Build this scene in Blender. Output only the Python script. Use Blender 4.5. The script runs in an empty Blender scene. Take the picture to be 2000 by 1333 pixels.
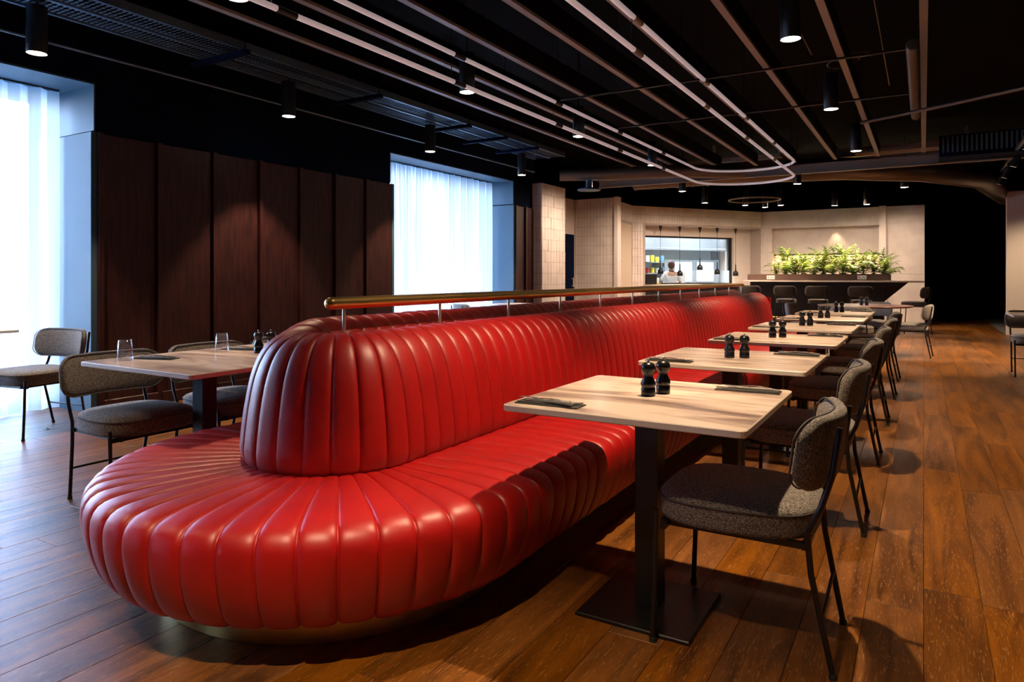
import bpy, bmesh, math, random
from mathutils import Vector, Matrix
rnd = random.Random(7)
S = bpy.context.scene
COL = S.collection
PI = math.pi
R = math.radians
H = 1.18
# ------------------------------------------------------------------ camera
cd = bpy.data.cameras.new('camera'); cam = bpy.data.objects.new('camera', cd); COL.objects.link(cam)
cam.location = (0, 0, H); cam.rotation_euler = (R(90), 0, R(30.964))
cd.sensor_width = 36; cd.lens = 36*1340/2000; cd.shift_y = -(666.5-540)/2000; cd.clip_start = .02
S.camera = cam
# ------------------------------------------------------------------ world, exposure
S.view_settings.view_transform = 'Standard'; S.view_settings.look = 'None'
S.view_settings.gamma = 1; S.view_settings.use_curve_mapping = False
S.view_settings.exposure = 0
S.cycles.max_bounces = 8; S.cycles.transparent_max_bounces = 16
w = bpy.data.worlds.new('world'); S.world = w; w.use_nodes = True
wn = w.node_tree.nodes; wl = w.node_tree.links
bg = wn['Background']
tc = wn.new('ShaderNodeTexCoord'); sx = wn.new('ShaderNodeSeparateXYZ'); cr = wn.new('ShaderNodeValToRGB')
wl.new(tc.outputs['Generated'], sx.inputs[0]); wl.new(sx.outputs['Z'], cr.inputs[0]); wl.new(cr.outputs[0], bg.inputs[0])
cr.color_ramp.elements[0].position = 0.0; cr.color_ramp.elements[0].color = (.70, .80, .95, 1)
cr.color_ramp.elements[1].position = .35; cr.color_ramp.elements[1].color = (.36, .58, 1, 1)
e = cr.color_ramp.elements.new(.08); e.color = (.60, .74, 1, 1)
bg.inputs[1].default_value = 42.0
SPOT = 1.3
WARM = (1, .71, .44)

def portal(loc, sx_, sy_):
    l = bpy.data.lights.new('window_portal', 'AREA'); l.shape = 'RECTANGLE'; l.size = sx_; l.size_y = sy_
    l.cycles.is_portal = True
    o = bpy.data.objects.new('window_portal', l); o.location = loc; o.rotation_euler = (0, R(-90), 0); COL.objects.link(o)
for y0, y1 in ((-.05, 3.23), (7.05, 10.28)):
    portal((-7.06, (y0+y1)/2, 1.45), 2.9, y1-y0)

# ------------------------------------------------------------------ materials
def mat(name, col=(.5, .5, .5), rough=.5, metal=0, spec=.5, **k):
    m = bpy.data.materials.new(name); m.use_nodes = True
    b = m.node_tree.nodes['Principled BSDF']
    b.inputs['Base Color'].default_value = (*col, 1); b.inputs['Roughness'].default_value = rough
    b.inputs['Metallic'].default_value = metal; b.inputs['Specular IOR Level'].default_value = spec
    for kk, v in k.items(): b.inputs[kk.replace('_', ' ')].default_value = v
    return m
def nt(m): return m.node_tree.nodes, m.node_tree.links, m.node_tree.nodes['Principled BSDF']
def noise_col(m, c1, c2, scale=(1, 1, 1), ns=5, detail=6, p0=.35, p1=.65, bump=0, bdist=.002, coord='Object', rough=None, dist=0):
    n, l, b = nt(m)
    t = n.new('ShaderNodeTexCoord'); mp = n.new('ShaderNodeMapping'); mp.inputs['Scale'].default_value = scale
    no = n.new('ShaderNodeTexNoise'); no.inputs['Scale'].default_value = ns; no.inputs['Detail'].default_value = detail
    no.inputs['Distortion'].default_value = dist
    r = n.new('ShaderNodeValToRGB'); r.color_ramp.elements[0].position = p0; r.color_ramp.elements[1].position = p1
    r.color_ramp.elements[0].color = (*c1, 1); r.color_ramp.elements[1].color = (*c2, 1)
    l.new(t.outputs[coord], mp.inputs[0]); l.new(mp.outputs[0], no.inputs[0]); l.new(no.outputs[0], r.inputs[0])
    l.new(r.outputs[0], b.inputs['Base Color'])
    if bump:
        bp = n.new('ShaderNodeBump'); bp.inputs['Strength'].default_value = bump; bp.inputs['Distance'].default_value = bdist
        l.new(no.outputs[0], bp.inputs['Height']); l.new(bp.outputs[0], b.inputs['Normal'])
    if rough:
        rr = n.new('ShaderNodeMapRange'); rr.inputs[3].default_value = rough[0]; rr.inputs[4].default_value = rough[1]
        l.new(no.outputs[0], rr.inputs[0]); l.new(rr.outputs[0], b.inputs['Roughness'])
    return no, r
M = {}
M['black'] = mat('black_metal', (.008, .008, .009), .38)
M['black_gloss'] = mat('black_gloss', (.006, .006, .009), .28)
M['ceil'] = mat('ceiling_black', (.0010, .0010, .0012), .9, spec=.1)
M['navy'] = mat('dark_paint', (.0015, .006, .022), .8, spec=.06)
M['plate'] = mat('base_plate_steel', (.010, .010, .010), .3); noise_col(M['plate'], (.006, .006, .006), (.03, .03, .03), ns=160, detail=3, p0=.62, p1=.72)
M['leather'] = mat('red_leather', (.38, .006, .006), .44, spec=.72)
n, l, b = nt(M['leather'])
no, rr_ = noise_col(M['leather'], (.37, .0015, .002), (.44, .003, .003), ns=6, detail=4)
t = n.new('ShaderNodeTexCoord'); vo = n.new('ShaderNodeTexVoronoi'); vo.inputs['Scale'].default_value = 420
bp = n.new('ShaderNodeBump'); bp.inputs['Strength'].default_value = .10; bp.inputs['Distance'].default_value = .0006
l.new(t.outputs['Object'], vo.inputs[0]); l.new(vo.outputs[0], bp.inputs['Height']); l.new(bp.outputs[0], b.inputs['Normal'])
b.inputs['Coat Weight'].default_value = .0
M['brass'] = mat('brass', (1.0, .66, .22), .34, 1)
M['brass_brushed'] = mat('brushed_brass', (.95, .66, .24), .30, 1, Anisotropic=.85, Anisotropic_Rotation=.25)
n, l, b = nt(M['brass_brushed']); tg = n.new('ShaderNodeTangent'); tg.direction_type = 'RADIAL'; tg.axis = 'Z'; l.new(tg.outputs[0], b.inputs['Tangent'])
M['steel'] = mat('satin_steel', (.85, .74, .56), .38, .7)
M['cutlery'] = mat('cutlery_steel', (.85, .83, .8), .25, 1)
M['rubber'] = mat('rubber', (.01, .01, .01), .8)
# fabric
def fabric(name, c1, c2):
    m = mat(name, c1, .95, spec=.15); n, l, b = nt(m)
    t = n.new('ShaderNodeTexCoord')
    mp = n.new('ShaderNodeMapping'); mp.inputs['Scale'].default_value = (1, 1, .35)
    a = n.new('ShaderNodeTexNoise'); a.inputs['Scale'].default_value = 420; a.inputs['Detail'].default_value = 2
    mp2 = n.new('ShaderNodeMapping'); mp2.inputs['Scale'].default_value = (.3, .3, 1)
    a2 = n.new('ShaderNodeTexNoise'); a2.inputs['Scale'].default_value = 480; a2.inputs['Detail'].default_value = 2
    mx = n.new('ShaderNodeMath'); mx.operation = 'MULTIPLY'
    r = n.new('ShaderNodeValToRGB'); r.color_ramp.elements[0].position = .17; r.color_ramp.elements[1].position = .36
    r.color_ramp.elements[0].color = (*c1, 1); r.color_ramp.elements[1].color = (*c2, 1)
    l.new(t.outputs['Object'], mp.inputs[0]); l.new(mp.outputs[0], a.inputs[0])
    l.new(t.outputs['Object'], mp2.inputs[0]); l.new(mp2.outputs[0], a2.inputs[0])
    l.new(a.outputs[0], mx.inputs[0]); l.new(a2.outputs[0], mx.inputs[1]); l.new(mx.outputs[0], r.inputs[0])
    l.new(r.outputs[0], b.inputs['Base Color'])
    bp = n.new('ShaderNodeBump'); bp.inputs['Strength'].default_value = .5; bp.inputs['Distance'].default_value = .0015
    l.new(mx.outputs[0], bp.inputs['Height']); l.new(bp.outputs[0], b.inputs['Normal'])
    b.inputs['Sheen Weight'].default_value = .15
    return m
M['fabric'] = fabric('grey_tweed', (.045, .039, .034), (.32, .285, .25))
M['shaded_fabric'] = fabric('shaded_tweed', (.016, .014, .013), (.085, .075, .068))  # darker copy of the tweed; dimmer light on the stools put into the colour
M['piping'] = mat('fabric_piping', (.075, .066, .058), .9)
# floor planks
m = mat('oak_planks', (.3, .12, .04), .4); n, l, b = nt(m)
t = n.new('ShaderNodeTexCoord'); at = n.new('ShaderNodeAttribute'); at.attribute_name = 'pid'
cmb = n.new('ShaderNodeVectorMath'); cmb.operation = 'ADD'; sc = n.new('ShaderNodeVectorMath'); sc.operation = 'SCALE'; sc.inputs['Scale'].default_value = 37
l.new(at.outputs['Color'], sc.inputs[0]); l.new(t.outputs['Object'], cmb.inputs[0]); l.new(sc.outputs[0], cmb.inputs[1])
mp = n.new('ShaderNodeMapping'); mp.inputs['Scale'].default_value = (9, .8, 1); l.new(cmb.outputs[0], mp.inputs[0])
g1 = n.new('ShaderNodeTexNoise'); g1.inputs['Scale'].default_value = 1.3; g1.inputs['Detail'].default_value = 6; g1.inputs['Distortion'].default_value = 1.2
l.new(mp.outputs[0], g1.inputs[0])
r1 = n.new('ShaderNodeValToRGB'); l.new(g1.outputs[0], r1.inputs[0])
r1.color_ramp.elements[0].position = .3; r1.color_ramp.elements[0].color = (.058, .019, .0035, 1)
r1.color_ramp.elements[1].position = .72; r1.color_ramp.elements[1].color = (.25, .092, .017, 1)
mp2 = n.new('ShaderNodeMapping'); mp2.inputs['Scale'].default_value = (120, 11, 1); l.new(cmb.outputs[0], mp2.inputs[0])
g2 = n.new('ShaderNodeTexNoise'); g2.inputs['Scale'].default_value = 2; g2.inputs['Detail'].default_value = 4; g2.inputs['Distortion'].default_value = .8
l.new(mp2.outputs[0], g2.inputs[0])
r2 = n.new('ShaderNodeValToRGB'); l.new(g2.outputs[0], r2.inputs[0])
r2.color_ramp.elements[0].position = .575; r2.color_ramp.elements[0].color = (0, 0, 0, 1)
r2.color_ramp.elements[1].position = .66; r2.color_ramp.elements[1].color = (.55, .55, .55, 1)
mx = n.new('ShaderNodeMix'); mx.data_type = 'RGBA'; l.new(r2.outputs[0], mx.inputs[0]); l.new(r1.outputs[0], mx.inputs[6]); mx.inputs[7].default_value = (.42, .21, .08, 1)
hs = n.new('ShaderNodeHueSaturation'); l.new(mx.outputs[2], hs.inputs['Color'])
sp = n.new('ShaderNodeSeparateColor'); l.new(at.outputs['Color'], sp.inputs[0])
mr = n.new('ShaderNodeMapRange'); mr.inputs[3].default_value = .78; mr.inputs[4].default_value = 1.12; l.new(sp.outputs[0], mr.inputs[0]); l.new(mr.outputs[0], hs.inputs['Value'])
mr2 = n.new('ShaderNodeMapRange'); mr2.inputs[3].default_value = .97; mr2.inputs[4].default_value = 1.08; l.new(sp.outputs[1], mr2.inputs[0]); l.new(mr2.outputs[0], hs.inputs['Saturation'])
l.new(hs.outputs[0], b.inputs['Base Color'])
bp = n.new('ShaderNodeBump'); bp.inputs['Strength'].default_value = .35; bp.inputs['Distance'].default_value = .0015
l.new(g2.outputs[0], bp.inputs['Height']); l.new(bp.outputs[0], b.inputs['Normal'])
b.inputs['Roughness'].default_value = .40; b.inputs['Specular IOR Level'].default_value = .36
M['floor'] = m
M['subfloor'] = mat('subfloor', (.02, .01, .006), .8)
M['concrete'] = mat('grey_floor', (.2, .19, .18), .5)
# table top
m = mat('table_laminate', (.6, .45, .33), .28); n, l, b = nt(m)
t = n.new('ShaderNodeTexCoord'); oi = n.new('ShaderNodeObjectInfo')
ad = n.new('ShaderNodeVectorMath'); ad.operation = 'ADD'; l.new(t.outputs['Object'], ad.inputs[0]); l.new(oi.outputs['Location'], ad.inputs[1])
mp = n.new('ShaderNodeMapping'); mp.inputs['Scale'].default_value = (1.0, 4.2, 1); mp.inputs['Rotation'].default_value = (0, 0, R(12)); l.new(ad.outputs[0], mp.inputs[0])
g = n.new('ShaderNodeTexNoise'); g.inputs['Scale'].default_value = 1.5; g.inputs['Detail'].default_value = 6; g.inputs['Roughness'].default_value = .55; g.inputs['Distortion'].default_value = 1.7; l.new(mp.outputs[0], g.inputs[0])
r = n.new('ShaderNodeValToRGB'); l.new(g.outputs[0], r.inputs[0])
r.color_ramp.elements[0].position = .30; r.color_ramp.elements[0].color = (.15, .10, .085, 1)
r.color_ramp.elements[1].position = .58; r.color_ramp.elements[1].color = (.66, .53, .44, 1)
q = r.color_ramp.elements.new(.46); q.color = (.44, .32, .26, 1)
l.new(r.outputs[0], b.inputs['Base Color']); M['laminate'] = m
M['edge'] = mat('cream_edge', (.66, .58, .48), .4)
M['redtop'] = mat('dark_red_top', (.10, .025, .018), .3)
# wood wall
m = mat('walnut_panel', (.06, .02, .013), .42); noise_col(m, (.022, .006, .008), (.055, .015, .014), scale=(3, 3, .35), ns=9, detail=6, bump=.05)
M['walnut'] = m
M['white_tile'] = mat('white_tile', (.60, .52, .46), .5); noise_col(M['white_tile'], (.66, .58, .53), (.78, .70, .64), ns=3, detail=3)
M['white_wall'] = mat('white_wall', (.72, .64, .58), .6)
M['grout'] = mat('grout', (.42, .36, .32), .8)
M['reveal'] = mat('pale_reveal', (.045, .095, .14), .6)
M['warmdoor'] = mat('pale_wood_door', (.62, .50, .38), .5)
M['glass'] = None
def thin_glass(name, tint=(1, 1, 1)):
    m = bpy.data.materials.new(name); m.use_nodes = True; n = m.node_tree.nodes; l = m.node_tree.links; n.clear()
    o = n.new('ShaderNodeOutputMaterial'); tr = n.new('ShaderNodeBsdfTransparent'); tr.inputs[0].default_value = (*tint, 1)
    gl = n.new('ShaderNodeBsdfGlossy'); gl.inputs['Roughness'].default_value = .02; fr = n.new('ShaderNodeFresnel'); mx = n.new('ShaderNodeMixShader')
    l.new(fr.outputs[0], mx.inputs[0]); l.new(tr.outputs[0], mx.inputs[1]); l.new(gl.outputs[0], mx.inputs[2]); l.new(mx.outputs[0], o.inputs[0])
    return m
M['pane'] = thin_glass('window_glass', (.93, .97, 1))
M['tumbler'] = thin_glass('tumbler_glass', (.97, .98, 1))
n = M['tumbler'].node_tree.nodes; l = M['tumbler'].node_tree.links
lw = n.new('ShaderNodeLayerWeight'); lw.inputs[0].default_value = .5; pw = n.new('ShaderNodeMath'); pw.operation = 'POWER'; pw.inputs[1].default_value = 3.5
ma = n.new('ShaderNodeMath'); ma.operation = 'MULTIPLY_ADD'; ma.inputs[1].default_value = .75; ma.inputs[2].default_value = .09
l.new(lw.outputs['Facing'], pw.inputs[0]); l.new(pw.outputs[0], ma.inputs[0])
mxn = [q for q in n if q.type == 'MIX_SHADER'][0]; l.new(ma.outputs[0], mxn.inputs[0])
# sheer curtain
m = bpy.data.materials.new('sheer_curtain'); m.use_nodes = True; n = m.node_tree.nodes; l = m.node_tree.links; n.clear()
o = n.new('ShaderNodeOutputMaterial'); tr = n.new('ShaderNodeBsdfTransparent'); tl = n.new('ShaderNodeBsdfTranslucent'); df = n.new('ShaderNodeBsdfDiffuse')
tl.inputs[0].default_value = (.96, .95, .92, 1); df.inputs[0].default_value = (.8, .85, .88, 1)
m1 = n.new('ShaderNodeMixShader'); m1.inputs[0].default_value = .35; m2 = n.new('ShaderNodeMixShader')
lw = n.new('ShaderNodeLayerWeight'); lw.inputs[0].default_value = .35
mr = n.new('ShaderNodeMapRange'); mr.inputs[1].default_value = 0; mr.inputs[2].default_value = .8; mr.inputs[3].default_value = .55; mr.inputs[4].default_value = .96
l.new(lw.outputs['Facing'], mr.inputs[0]); l.new(mr.outputs[0], m2.inputs[0])
l.new(tl.outputs[0], m1.inputs[1]); l.new(df.outputs[0], m1.inputs[2]); l.new(tr.outputs[0], m2.inputs[1]); l.new(m1.outputs[0], m2.inputs[2]); l.new(m2.outputs[0], o.inputs[0])
M['sheer'] = m
def emit(name, col, s):
    m = mat(name, col, .5); b = m.node_tree.nodes['Principled BSDF']; b.inputs['Emission Color'].default_value = (*col, 1); b.inputs['Emission Strength'].default_value = s; return m
M['lens'] = emit('lamp_lens', (1, .86, .68), 22)
M['tube'] = emit('led_tube', (.80, .66, .66), .30)  # tubes are off; faint emission stands in for ambient light on them
M['strip'] = emit('shelf_light_strip', (1, .78, .38), 3)
M['klight'] = emit('kitchen_ceiling_light', (.95, .98, 1), 6)
M['trim_grey'] = mat('baffle_edge', (.24, .19, .15), .5)
M['tray'] = mat('daylit_galvanised', (.16, .24, .32), .35, .6)  # blue of the window daylight mixed into the metal's base colour
M['duct'] = mat('galvanised_duct', (.15, .12, .095), .4, .8)
M['slate'] = mat('dark_napkin', (.035, .033, .028), .8)
M['stone'] = mat('pale_worktop', (.62, .54, .47), .25)
M['planter'] = mat('brown_planter', (.085, .045, .032), .5)
M['soil'] = mat('soil', (.02, .012, .006), .9)
M['leaf'] = mat('fern_leaf', (.20, .36, .03), .45, Transmission_Weight=0.0, Subsurface_Weight=0.0)
noise_col(M['leaf'], (.06, .17, .008), (.42, .50, .03), ns=5, detail=2)
M['kwhite'] = mat('kitchen_white', (.75, .77, .78), .4); M['ksteel'] = mat('kitchen_steel', (.30, .31, .33), .35, .6)
M['skin'] = mat('skin', (.55, .33, .24), .5); M['hair'] = mat('auburn_hair', (.10, .022, .018), .6)
M['shirt'] = mat('white_shirt', (.75, .78, .85), .8); M['trouser'] = mat('dark_cloth', (.02, .02, .025), .8)
M['yellow'] = mat('yellow_plastic', (.75, .60, .03), .4); M['orange'] = mat('orange_plastic', (.6, .22, .05), .4)
M['blue'] = mat('blue_plastic', (.10, .22, .45), .4); M['redp'] = mat('red_plastic', (.35, .03, .03), .4)
M['knob'] = mat('grinder_knob', (.7, .66, .6), .2, 1)
M['cityhill'] = mat('distant_ground', (.10, .15, .18), .9); M['city'] = mat('distant_building', (.16, .20, .24), .9)
M['paper'] = mat('paper', (.7, .7, .68), .8)

# ------------------------------------------------------------------ mesh builder
class MB:
    def __init__(s): s.v = []; s.f = []; s.sm = []; s.mi = []; s.pid = []
    def add(s, vs, fs, smooth=False, mi=0, pid=None):
        b = len(s.v); s.v += [tuple(v) for v in vs]
        for f in fs: s.f.append([b+i for i in f]); s.sm.append(smooth); s.mi.append(mi); s.pid.append(pid or (0, 0, 0))
    def box(s, x0, x1, y0, y1, z0, z1, mtx=None, ch=0, mi=0):
        if ch <= 0:
            vs = [Vector((x, y, z)) for z in (z0, z1) for y in (y0, y1) for x in (x0, x1)]
            fs = [(0, 2, 3, 1), (4, 5, 7, 6), (0, 1, 5, 4), (2, 6, 7, 3), (0, 4, 6, 2), (1, 3, 7, 5)]
        else:
            c = ch; vs = []; fs = []
            ring = lambda z, i: [Vector(p) for p in ((x0+i, y0+i, z), (x1-i, y0+i, z), (x1-i, y1-i, z), (x0+i, y1-i, z))]
            vs = ring(z0, c)+ring(z0+c, 0)+ring(z1-c, 0)+ring(z1, c)
            fs = [(3, 2, 1, 0), (12, 13, 14, 15)]
            for k in range(3):
                for j in range(4): fs.append((4*k+j, 4*k+(j+1) % 4, 4*k+4+(j+1) % 4, 4*k+4+j))
        if mtx: vs = [mtx @ v for v in vs]
        s.add(vs, fs, mi=mi)
    def tube(s, pts, r, n=10, cap=True, closed=False):
        pts = [Vector(p) for p in pts]; k = len(pts); rings = []
        rs = r if isinstance(r, (list, tuple)) else [r]*k
        d0 = (pts[1]-pts[0]).normalized(); up = Vector((0, 0, 1)) if abs(d0.z) < .9 else Vector((1, 0, 0))
        a = d0.cross(up).normalized()
        vs = []
        for i, p in enumerate(pts):
            if closed: d = (pts[(i+1) % k]-pts[i-1]).normalized()
            elif i == 0: d = d0
            elif i == k-1: d = (pts[-1]-pts[-2]).normalized()
            else: d = ((pts[i+1]-p).normalized()+(p-pts[i-1]).normalized()).normalized()
            a = (a-d*a.dot(d)).normalized(); c = d.cross(a)
            for j in range(n):
                t = 2*PI*j/n; vs.append(p+(a*math.cos(t)+c*math.sin(t))*rs[i])
        fs = []
        for i in range(k if closed else k-1):
            i2 = (i+1) % k
            for j in range(n): fs.append((i*n+j, i*n+(j+1) % n, i2*n+(j+1) % n, i2*n+j))
        s.add(vs, fs, True)
        if cap and not closed:
            s.add(vs[:n], [tuple(range(n))[::-1]]); s.add(vs[-n:], [tuple(range(n))])
    def lathe(s, prof, n=24, c=(0, 0, 0), cap0=True, cap1=True, smooth=True):
        vs = []
        for (r, z) in prof:
            for j in range(n): t = 2*PI*j/n; vs.append((c[0]+r*math.cos(t), c[1]+r*math.sin(t), c[2]+z))
        fs = []
        for i in range(len(prof)-1):
            for j in range(n): fs.append((i*n+j, i*n+(j+1) % n, (i+1)*n+(j+1) % n, (i+1)*n+j))
        s.add(vs, fs, smooth)
        if cap0 and prof[0][0] > 0: s.add(vs[:n], [tuple(range(n))[::-1]])
        if cap1 and prof[-1][0] > 0: s.add(vs[-n:], [tuple(range(n))])
    def grid(s, rows, smooth=True, cu=False, cv=False):
        nu = len(rows); nv = len(rows[0]); vs = [p for r_ in rows for p in r_]; fs = []
        for i in range(nu if cu else nu-1):
            for j in range(nv if cv else nv-1):
                i2 = (i+1) % nu; j2 = (j+1) % nv
                fs.append((i*nv+j, i2*nv+j, i2*nv+j2, i*nv+j2))
        s.add(vs, fs, smooth)
    def mesh(s, name, mats):
        me = bpy.data.meshes.new(name); me.from_pydata(s.v, [], s.f)
        me.polygons.foreach_set('use_smooth', s.sm); me.polygons.foreach_set('material_index', s.mi)
        for m_ in (mats if isinstance(mats, (list, tuple)) else [mats]): me.materials.append(m_)
        me.update(); return me
    def build(s, name, mats, parent=None, loc=None, bevel=0, seg=2, kind=None):
        o = bpy.data.objects.new(name, s.mesh(name, mats)); COL.objects.link(o)
        if parent: o.parent = parent
        if loc: o.location = loc
        if bevel:
            bm_ = o.modifiers.new('bevel', 'BEVEL'); bm_.width = bevel; bm_.segments = seg; bm_.limit_method = 'ANGLE'
        if kind: o['kind'] = kind
        return o
def weld(o, d=1e-5):
    bm = bmesh.new(); bm.from_mesh(o.data); bmesh.ops.remove_doubles(bm, verts=bm.verts, dist=d); bmesh.ops.recalc_face_normals(bm, faces=bm.faces); bm.to_mesh(o.data); bm.free()
def empty(name, loc=(0, 0, 0), rz=0):
    o = bpy.data.objects.new(name, None); COL.objects.link(o); o.location = loc; o.rotation_euler = (0, 0, rz); o.empty_display_size = .1; return o
def tag(o, label, cat, group=None):
    o['label'] = label; o['category'] = cat
    if group: o['group'] = group
    return o
KIDS = {}
def kids(o): return [c for c in COL.objects if c.parent == o]
def dup(root, loc, rz=0, label=None, group=None):
    if root.name not in KIDS: KIDS[root.name] = [(c, kids(c)) for c in kids(root)]
    r_ = root.copy(); COL.objects.link(r_); r_.location = loc; r_.rotation_euler = (0, 0, rz)
    if label: r_['label'] = label
    if group: r_['group'] = group
    for c, gs in KIDS[root.name]:
        d = c.copy(); COL.objects.link(d); d.parent = r_
        for g_ in gs: q_ = g_.copy(); COL.objects.link(q_); q_.parent = d
    return r_
def place(proto, used, loc, rz, label, group=None):
    if not used:
        used.append(1); kids_ = KIDS.setdefault(proto.name, [(c, kids(c)) for c in kids(proto)])
        proto.location = loc; proto.rotation_euler = (0, 0, rz); proto['label'] = label
        if group: proto['group'] = group
        return proto
    return dup(proto, loc, rz, label, group)
def struct(mb, name, m_, bevel=0):
    o = mb.build(name, m_, bevel=bevel); o['kind'] = 'structure'; return o
def sbox(name, m_, *a, bevel=0):
    mb = MB(); mb.box(*a); return struct(mb, name, m_, bevel)
ORD = ['first', 'second', 'third', 'fourth', 'fifth', 'sixth', 'seventh', 'eighth', 'ninth', 'tenth', 'eleventh', 'twelfth', 'thirteenth', 'fourteenth', 'fifteenth']

# ------------------------------------------------------------------ STRUCTURE
CT = 2.88      # top of the pale walls
CEIL = 3.75
WX = -6.14
fl = sbox('floor', M['subfloor'], -9.6, 6, -8, 23.5, -.06, -.012)
# planks
PW = .18; planks = []
for i in range(-41, 34):
    y = -8 - rnd.random()*1.9
    while y < 23.2:
        L = rnd.choice((1.9, 1.9, 1.9, 1.2, 1.55)); planks.append((i*PW, max(y, -7.99), min(y+L, 23.28))); y += L
def vis(p):
    cx = p[0]+PW/2; best = 0
    for t_ in (0, .5, 1):
        cy = p[1]+(p[2]-p[1])*t_
        dz = cx*-.5145+cy*.8575; dx = cx*.8575+cy*.5145
        if dz > .3 and abs(dx/dz) < .78 and 1340*H/dz < 820: best = max(best, 1/dz**2)
    return best
planks = [p for p in planks if not (p[0] > 1.40 and p[1] > 16.9)]
planks.sort(key=lambda p: -vis(p))
def plank(mb, p):
    g_ = .0007; ch = .0012; x0, x1, y0, y1 = p[0]+g_, p[0]+PW-g_, p[1]+g_, p[2]-g_
    pid = (rnd.random(), rnd.random(), rnd.random()); dz = rnd.uniform(-.0003, .0003)
    vs = [(x0, y0, -.011), (x1, y0, -.011), (x1, y1, -.011), (x0, y1, -.011), (x0, y0, -ch+dz), (x1, y0, -ch+dz), (x1, y1, -ch+dz), (x0, y1, -ch+dz),
          (x0+ch, y0+ch, dz), (x1-ch, y0+ch, dz), (x1-ch, y1-ch, dz), (x0+ch, y1-ch, dz)]
    fs = [(8, 9, 10, 11)]
    for k in (0, 4):
        for j in range(4): fs.append((k+j, k+(j+1) % 4, k+4+(j+1) % 4, k+4+j))
    mb.add(vs, fs, pid=pid)
def pidattr(o, mb):
    a_ = o.data.color_attributes.new('pid', 'FLOAT_COLOR', 'CORNER'); dat = []
    for f, p_ in zip(mb.f, mb.pid): dat += [*p_, 1]*len(f)
    a_.data.foreach_set('color', dat)
for p in planks[:295]:
    mb = MB(); plank(mb, p); o = mb.build('plank', M['floor'], fl); pidattr(o, mb)
mb = MB()
for p in planks[295:]: plank(mb, p)
o = mb.build('planks_beyond', M['floor'], fl, kind='stuff'); pidattr(o, mb)
sbox('floor_far', M['concrete'], 1.405, 6, 16.9, 23.5, -.011, .001)
sbox('ceiling', M['ceil'], -9.6, 6, -8, 23.5, CEIL, CEIL+.1)
# left wall with window openings (solid pieces), thickness to -7.25
OP = [(-7.3, -3.9), (-.05, 3.23), (7.05, 10.28)]
WT = 2.85
mb = MB(); segs = [(-8, -7.3), (-3.9, -.05), (3.23, 7.05), (10.28, 11.0)]
for a_, b_ in segs: mb.box(-7.3, WX, a_, b_, -.05, CEIL)
for a_, b_ in OP: mb.box(-7.3, WX, a_, b_, WT, CEIL); mb.box(-7.3, -7.05, a_, b_, -.05, .06)
struct(mb, 'wall_left', M['navy'])
for k, (a_, b_) in enumerate(OP):
    # pale reveal linings
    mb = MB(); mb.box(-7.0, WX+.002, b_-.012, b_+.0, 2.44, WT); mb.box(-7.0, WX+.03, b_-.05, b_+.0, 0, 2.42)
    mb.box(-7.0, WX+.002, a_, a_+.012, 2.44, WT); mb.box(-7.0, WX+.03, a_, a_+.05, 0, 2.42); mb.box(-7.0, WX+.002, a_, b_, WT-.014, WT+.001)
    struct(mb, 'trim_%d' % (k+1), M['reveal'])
    mb = MB(); W_ = b_-a_
    for j in range(4):
        yy = a_+W_*j/3; mb.box(-7.12, -7.04, max(a_, yy-.03), min(b_, yy+.03), .06, WT)
    for z_ in (.06, WT-.07): mb.box(-7.12, -7.04, a_, b_, z_, z_+.07)
    wf = struct(mb, 'window_%d' % (k+1), M['navy'])
    for j in range(3):
        mb = MB(); mb.box(-7.085, -7.078, a_+W_*j/3+.03, a_+W_*(j+1)/3-.03, .13, WT-.07); mb.build('pane', M['pane'], wf)
# outside the windows
sbox('ground_outside', M['cityhill'], -260, -7.4, -200, 260, -9, -8.5)
for k in range(16):
    mb = MB(); y_ = -60+k*15+rnd.uniform(-4, 4); hh = rnd.uniform(4, 9.5); x_ = rnd.uniform(-120, -85); ww = rnd.uniform(8, 14)
    mb.box(x_-8, x_, y_, y_+ww, -8.5, -8.5+hh)
    rr = .5*ww; mb.add([(x_-8, y_, -8.5+hh), (x_, y_, -8.5+hh), (x_, y_+ww, -8.5+hh), (x_-8, y_+ww, -8.5+hh), (x_-8, y_+rr, -8.5+hh+2.2), (x_, y_+rr, -8.5+hh+2.2)], [(0, 1, 5, 4), (2, 3, 4, 5), (1, 2, 5), (3, 0, 4)])
    tag(mb.build('building', M['city']), 'pale pitched-roof building far off beyond the curtained window', 'building', 'distant buildings beyond the windows')
# walnut panels
pb = [3.23, 3.76, 4.34, 4.90, 5.45, 6.00, 6.53, 7.05]
wp = empty('trim_4'); wp['kind'] = 'structure'
def panel(y0, y1, dx):
    mb = MB(); mb.box(WX, WX+.028+dx, y0+.05, y1-.008, .0, 2.415, ch=.002); mb.build('panel', M['walnut'], wp)
    mb = MB(); mb.box(WX, WX+.062, y0+.002, y0+.046, .0, 2.42, ch=.002); mb.build('batten', M['walnut'], wp)
    mb = MB(); mb.box(WX+.02, WX+.07, y0+.047, y1, .0, .105, ch=.004); mb.build('skirting', M['walnut'], wp)
for j in range(7): panel(pb[j], pb[j+1], (j % 2)*.006)
for y0, y1 in ((10.28, 10.62), (10.62, 10.95), (2.67-6.0, -2.75), (-2.75, -2.2), (-2.2, -1.6), (-1.6, -1.1), (-1.1, -.6), (-.6, -.05)): panel(y0, y1, 0)
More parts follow.
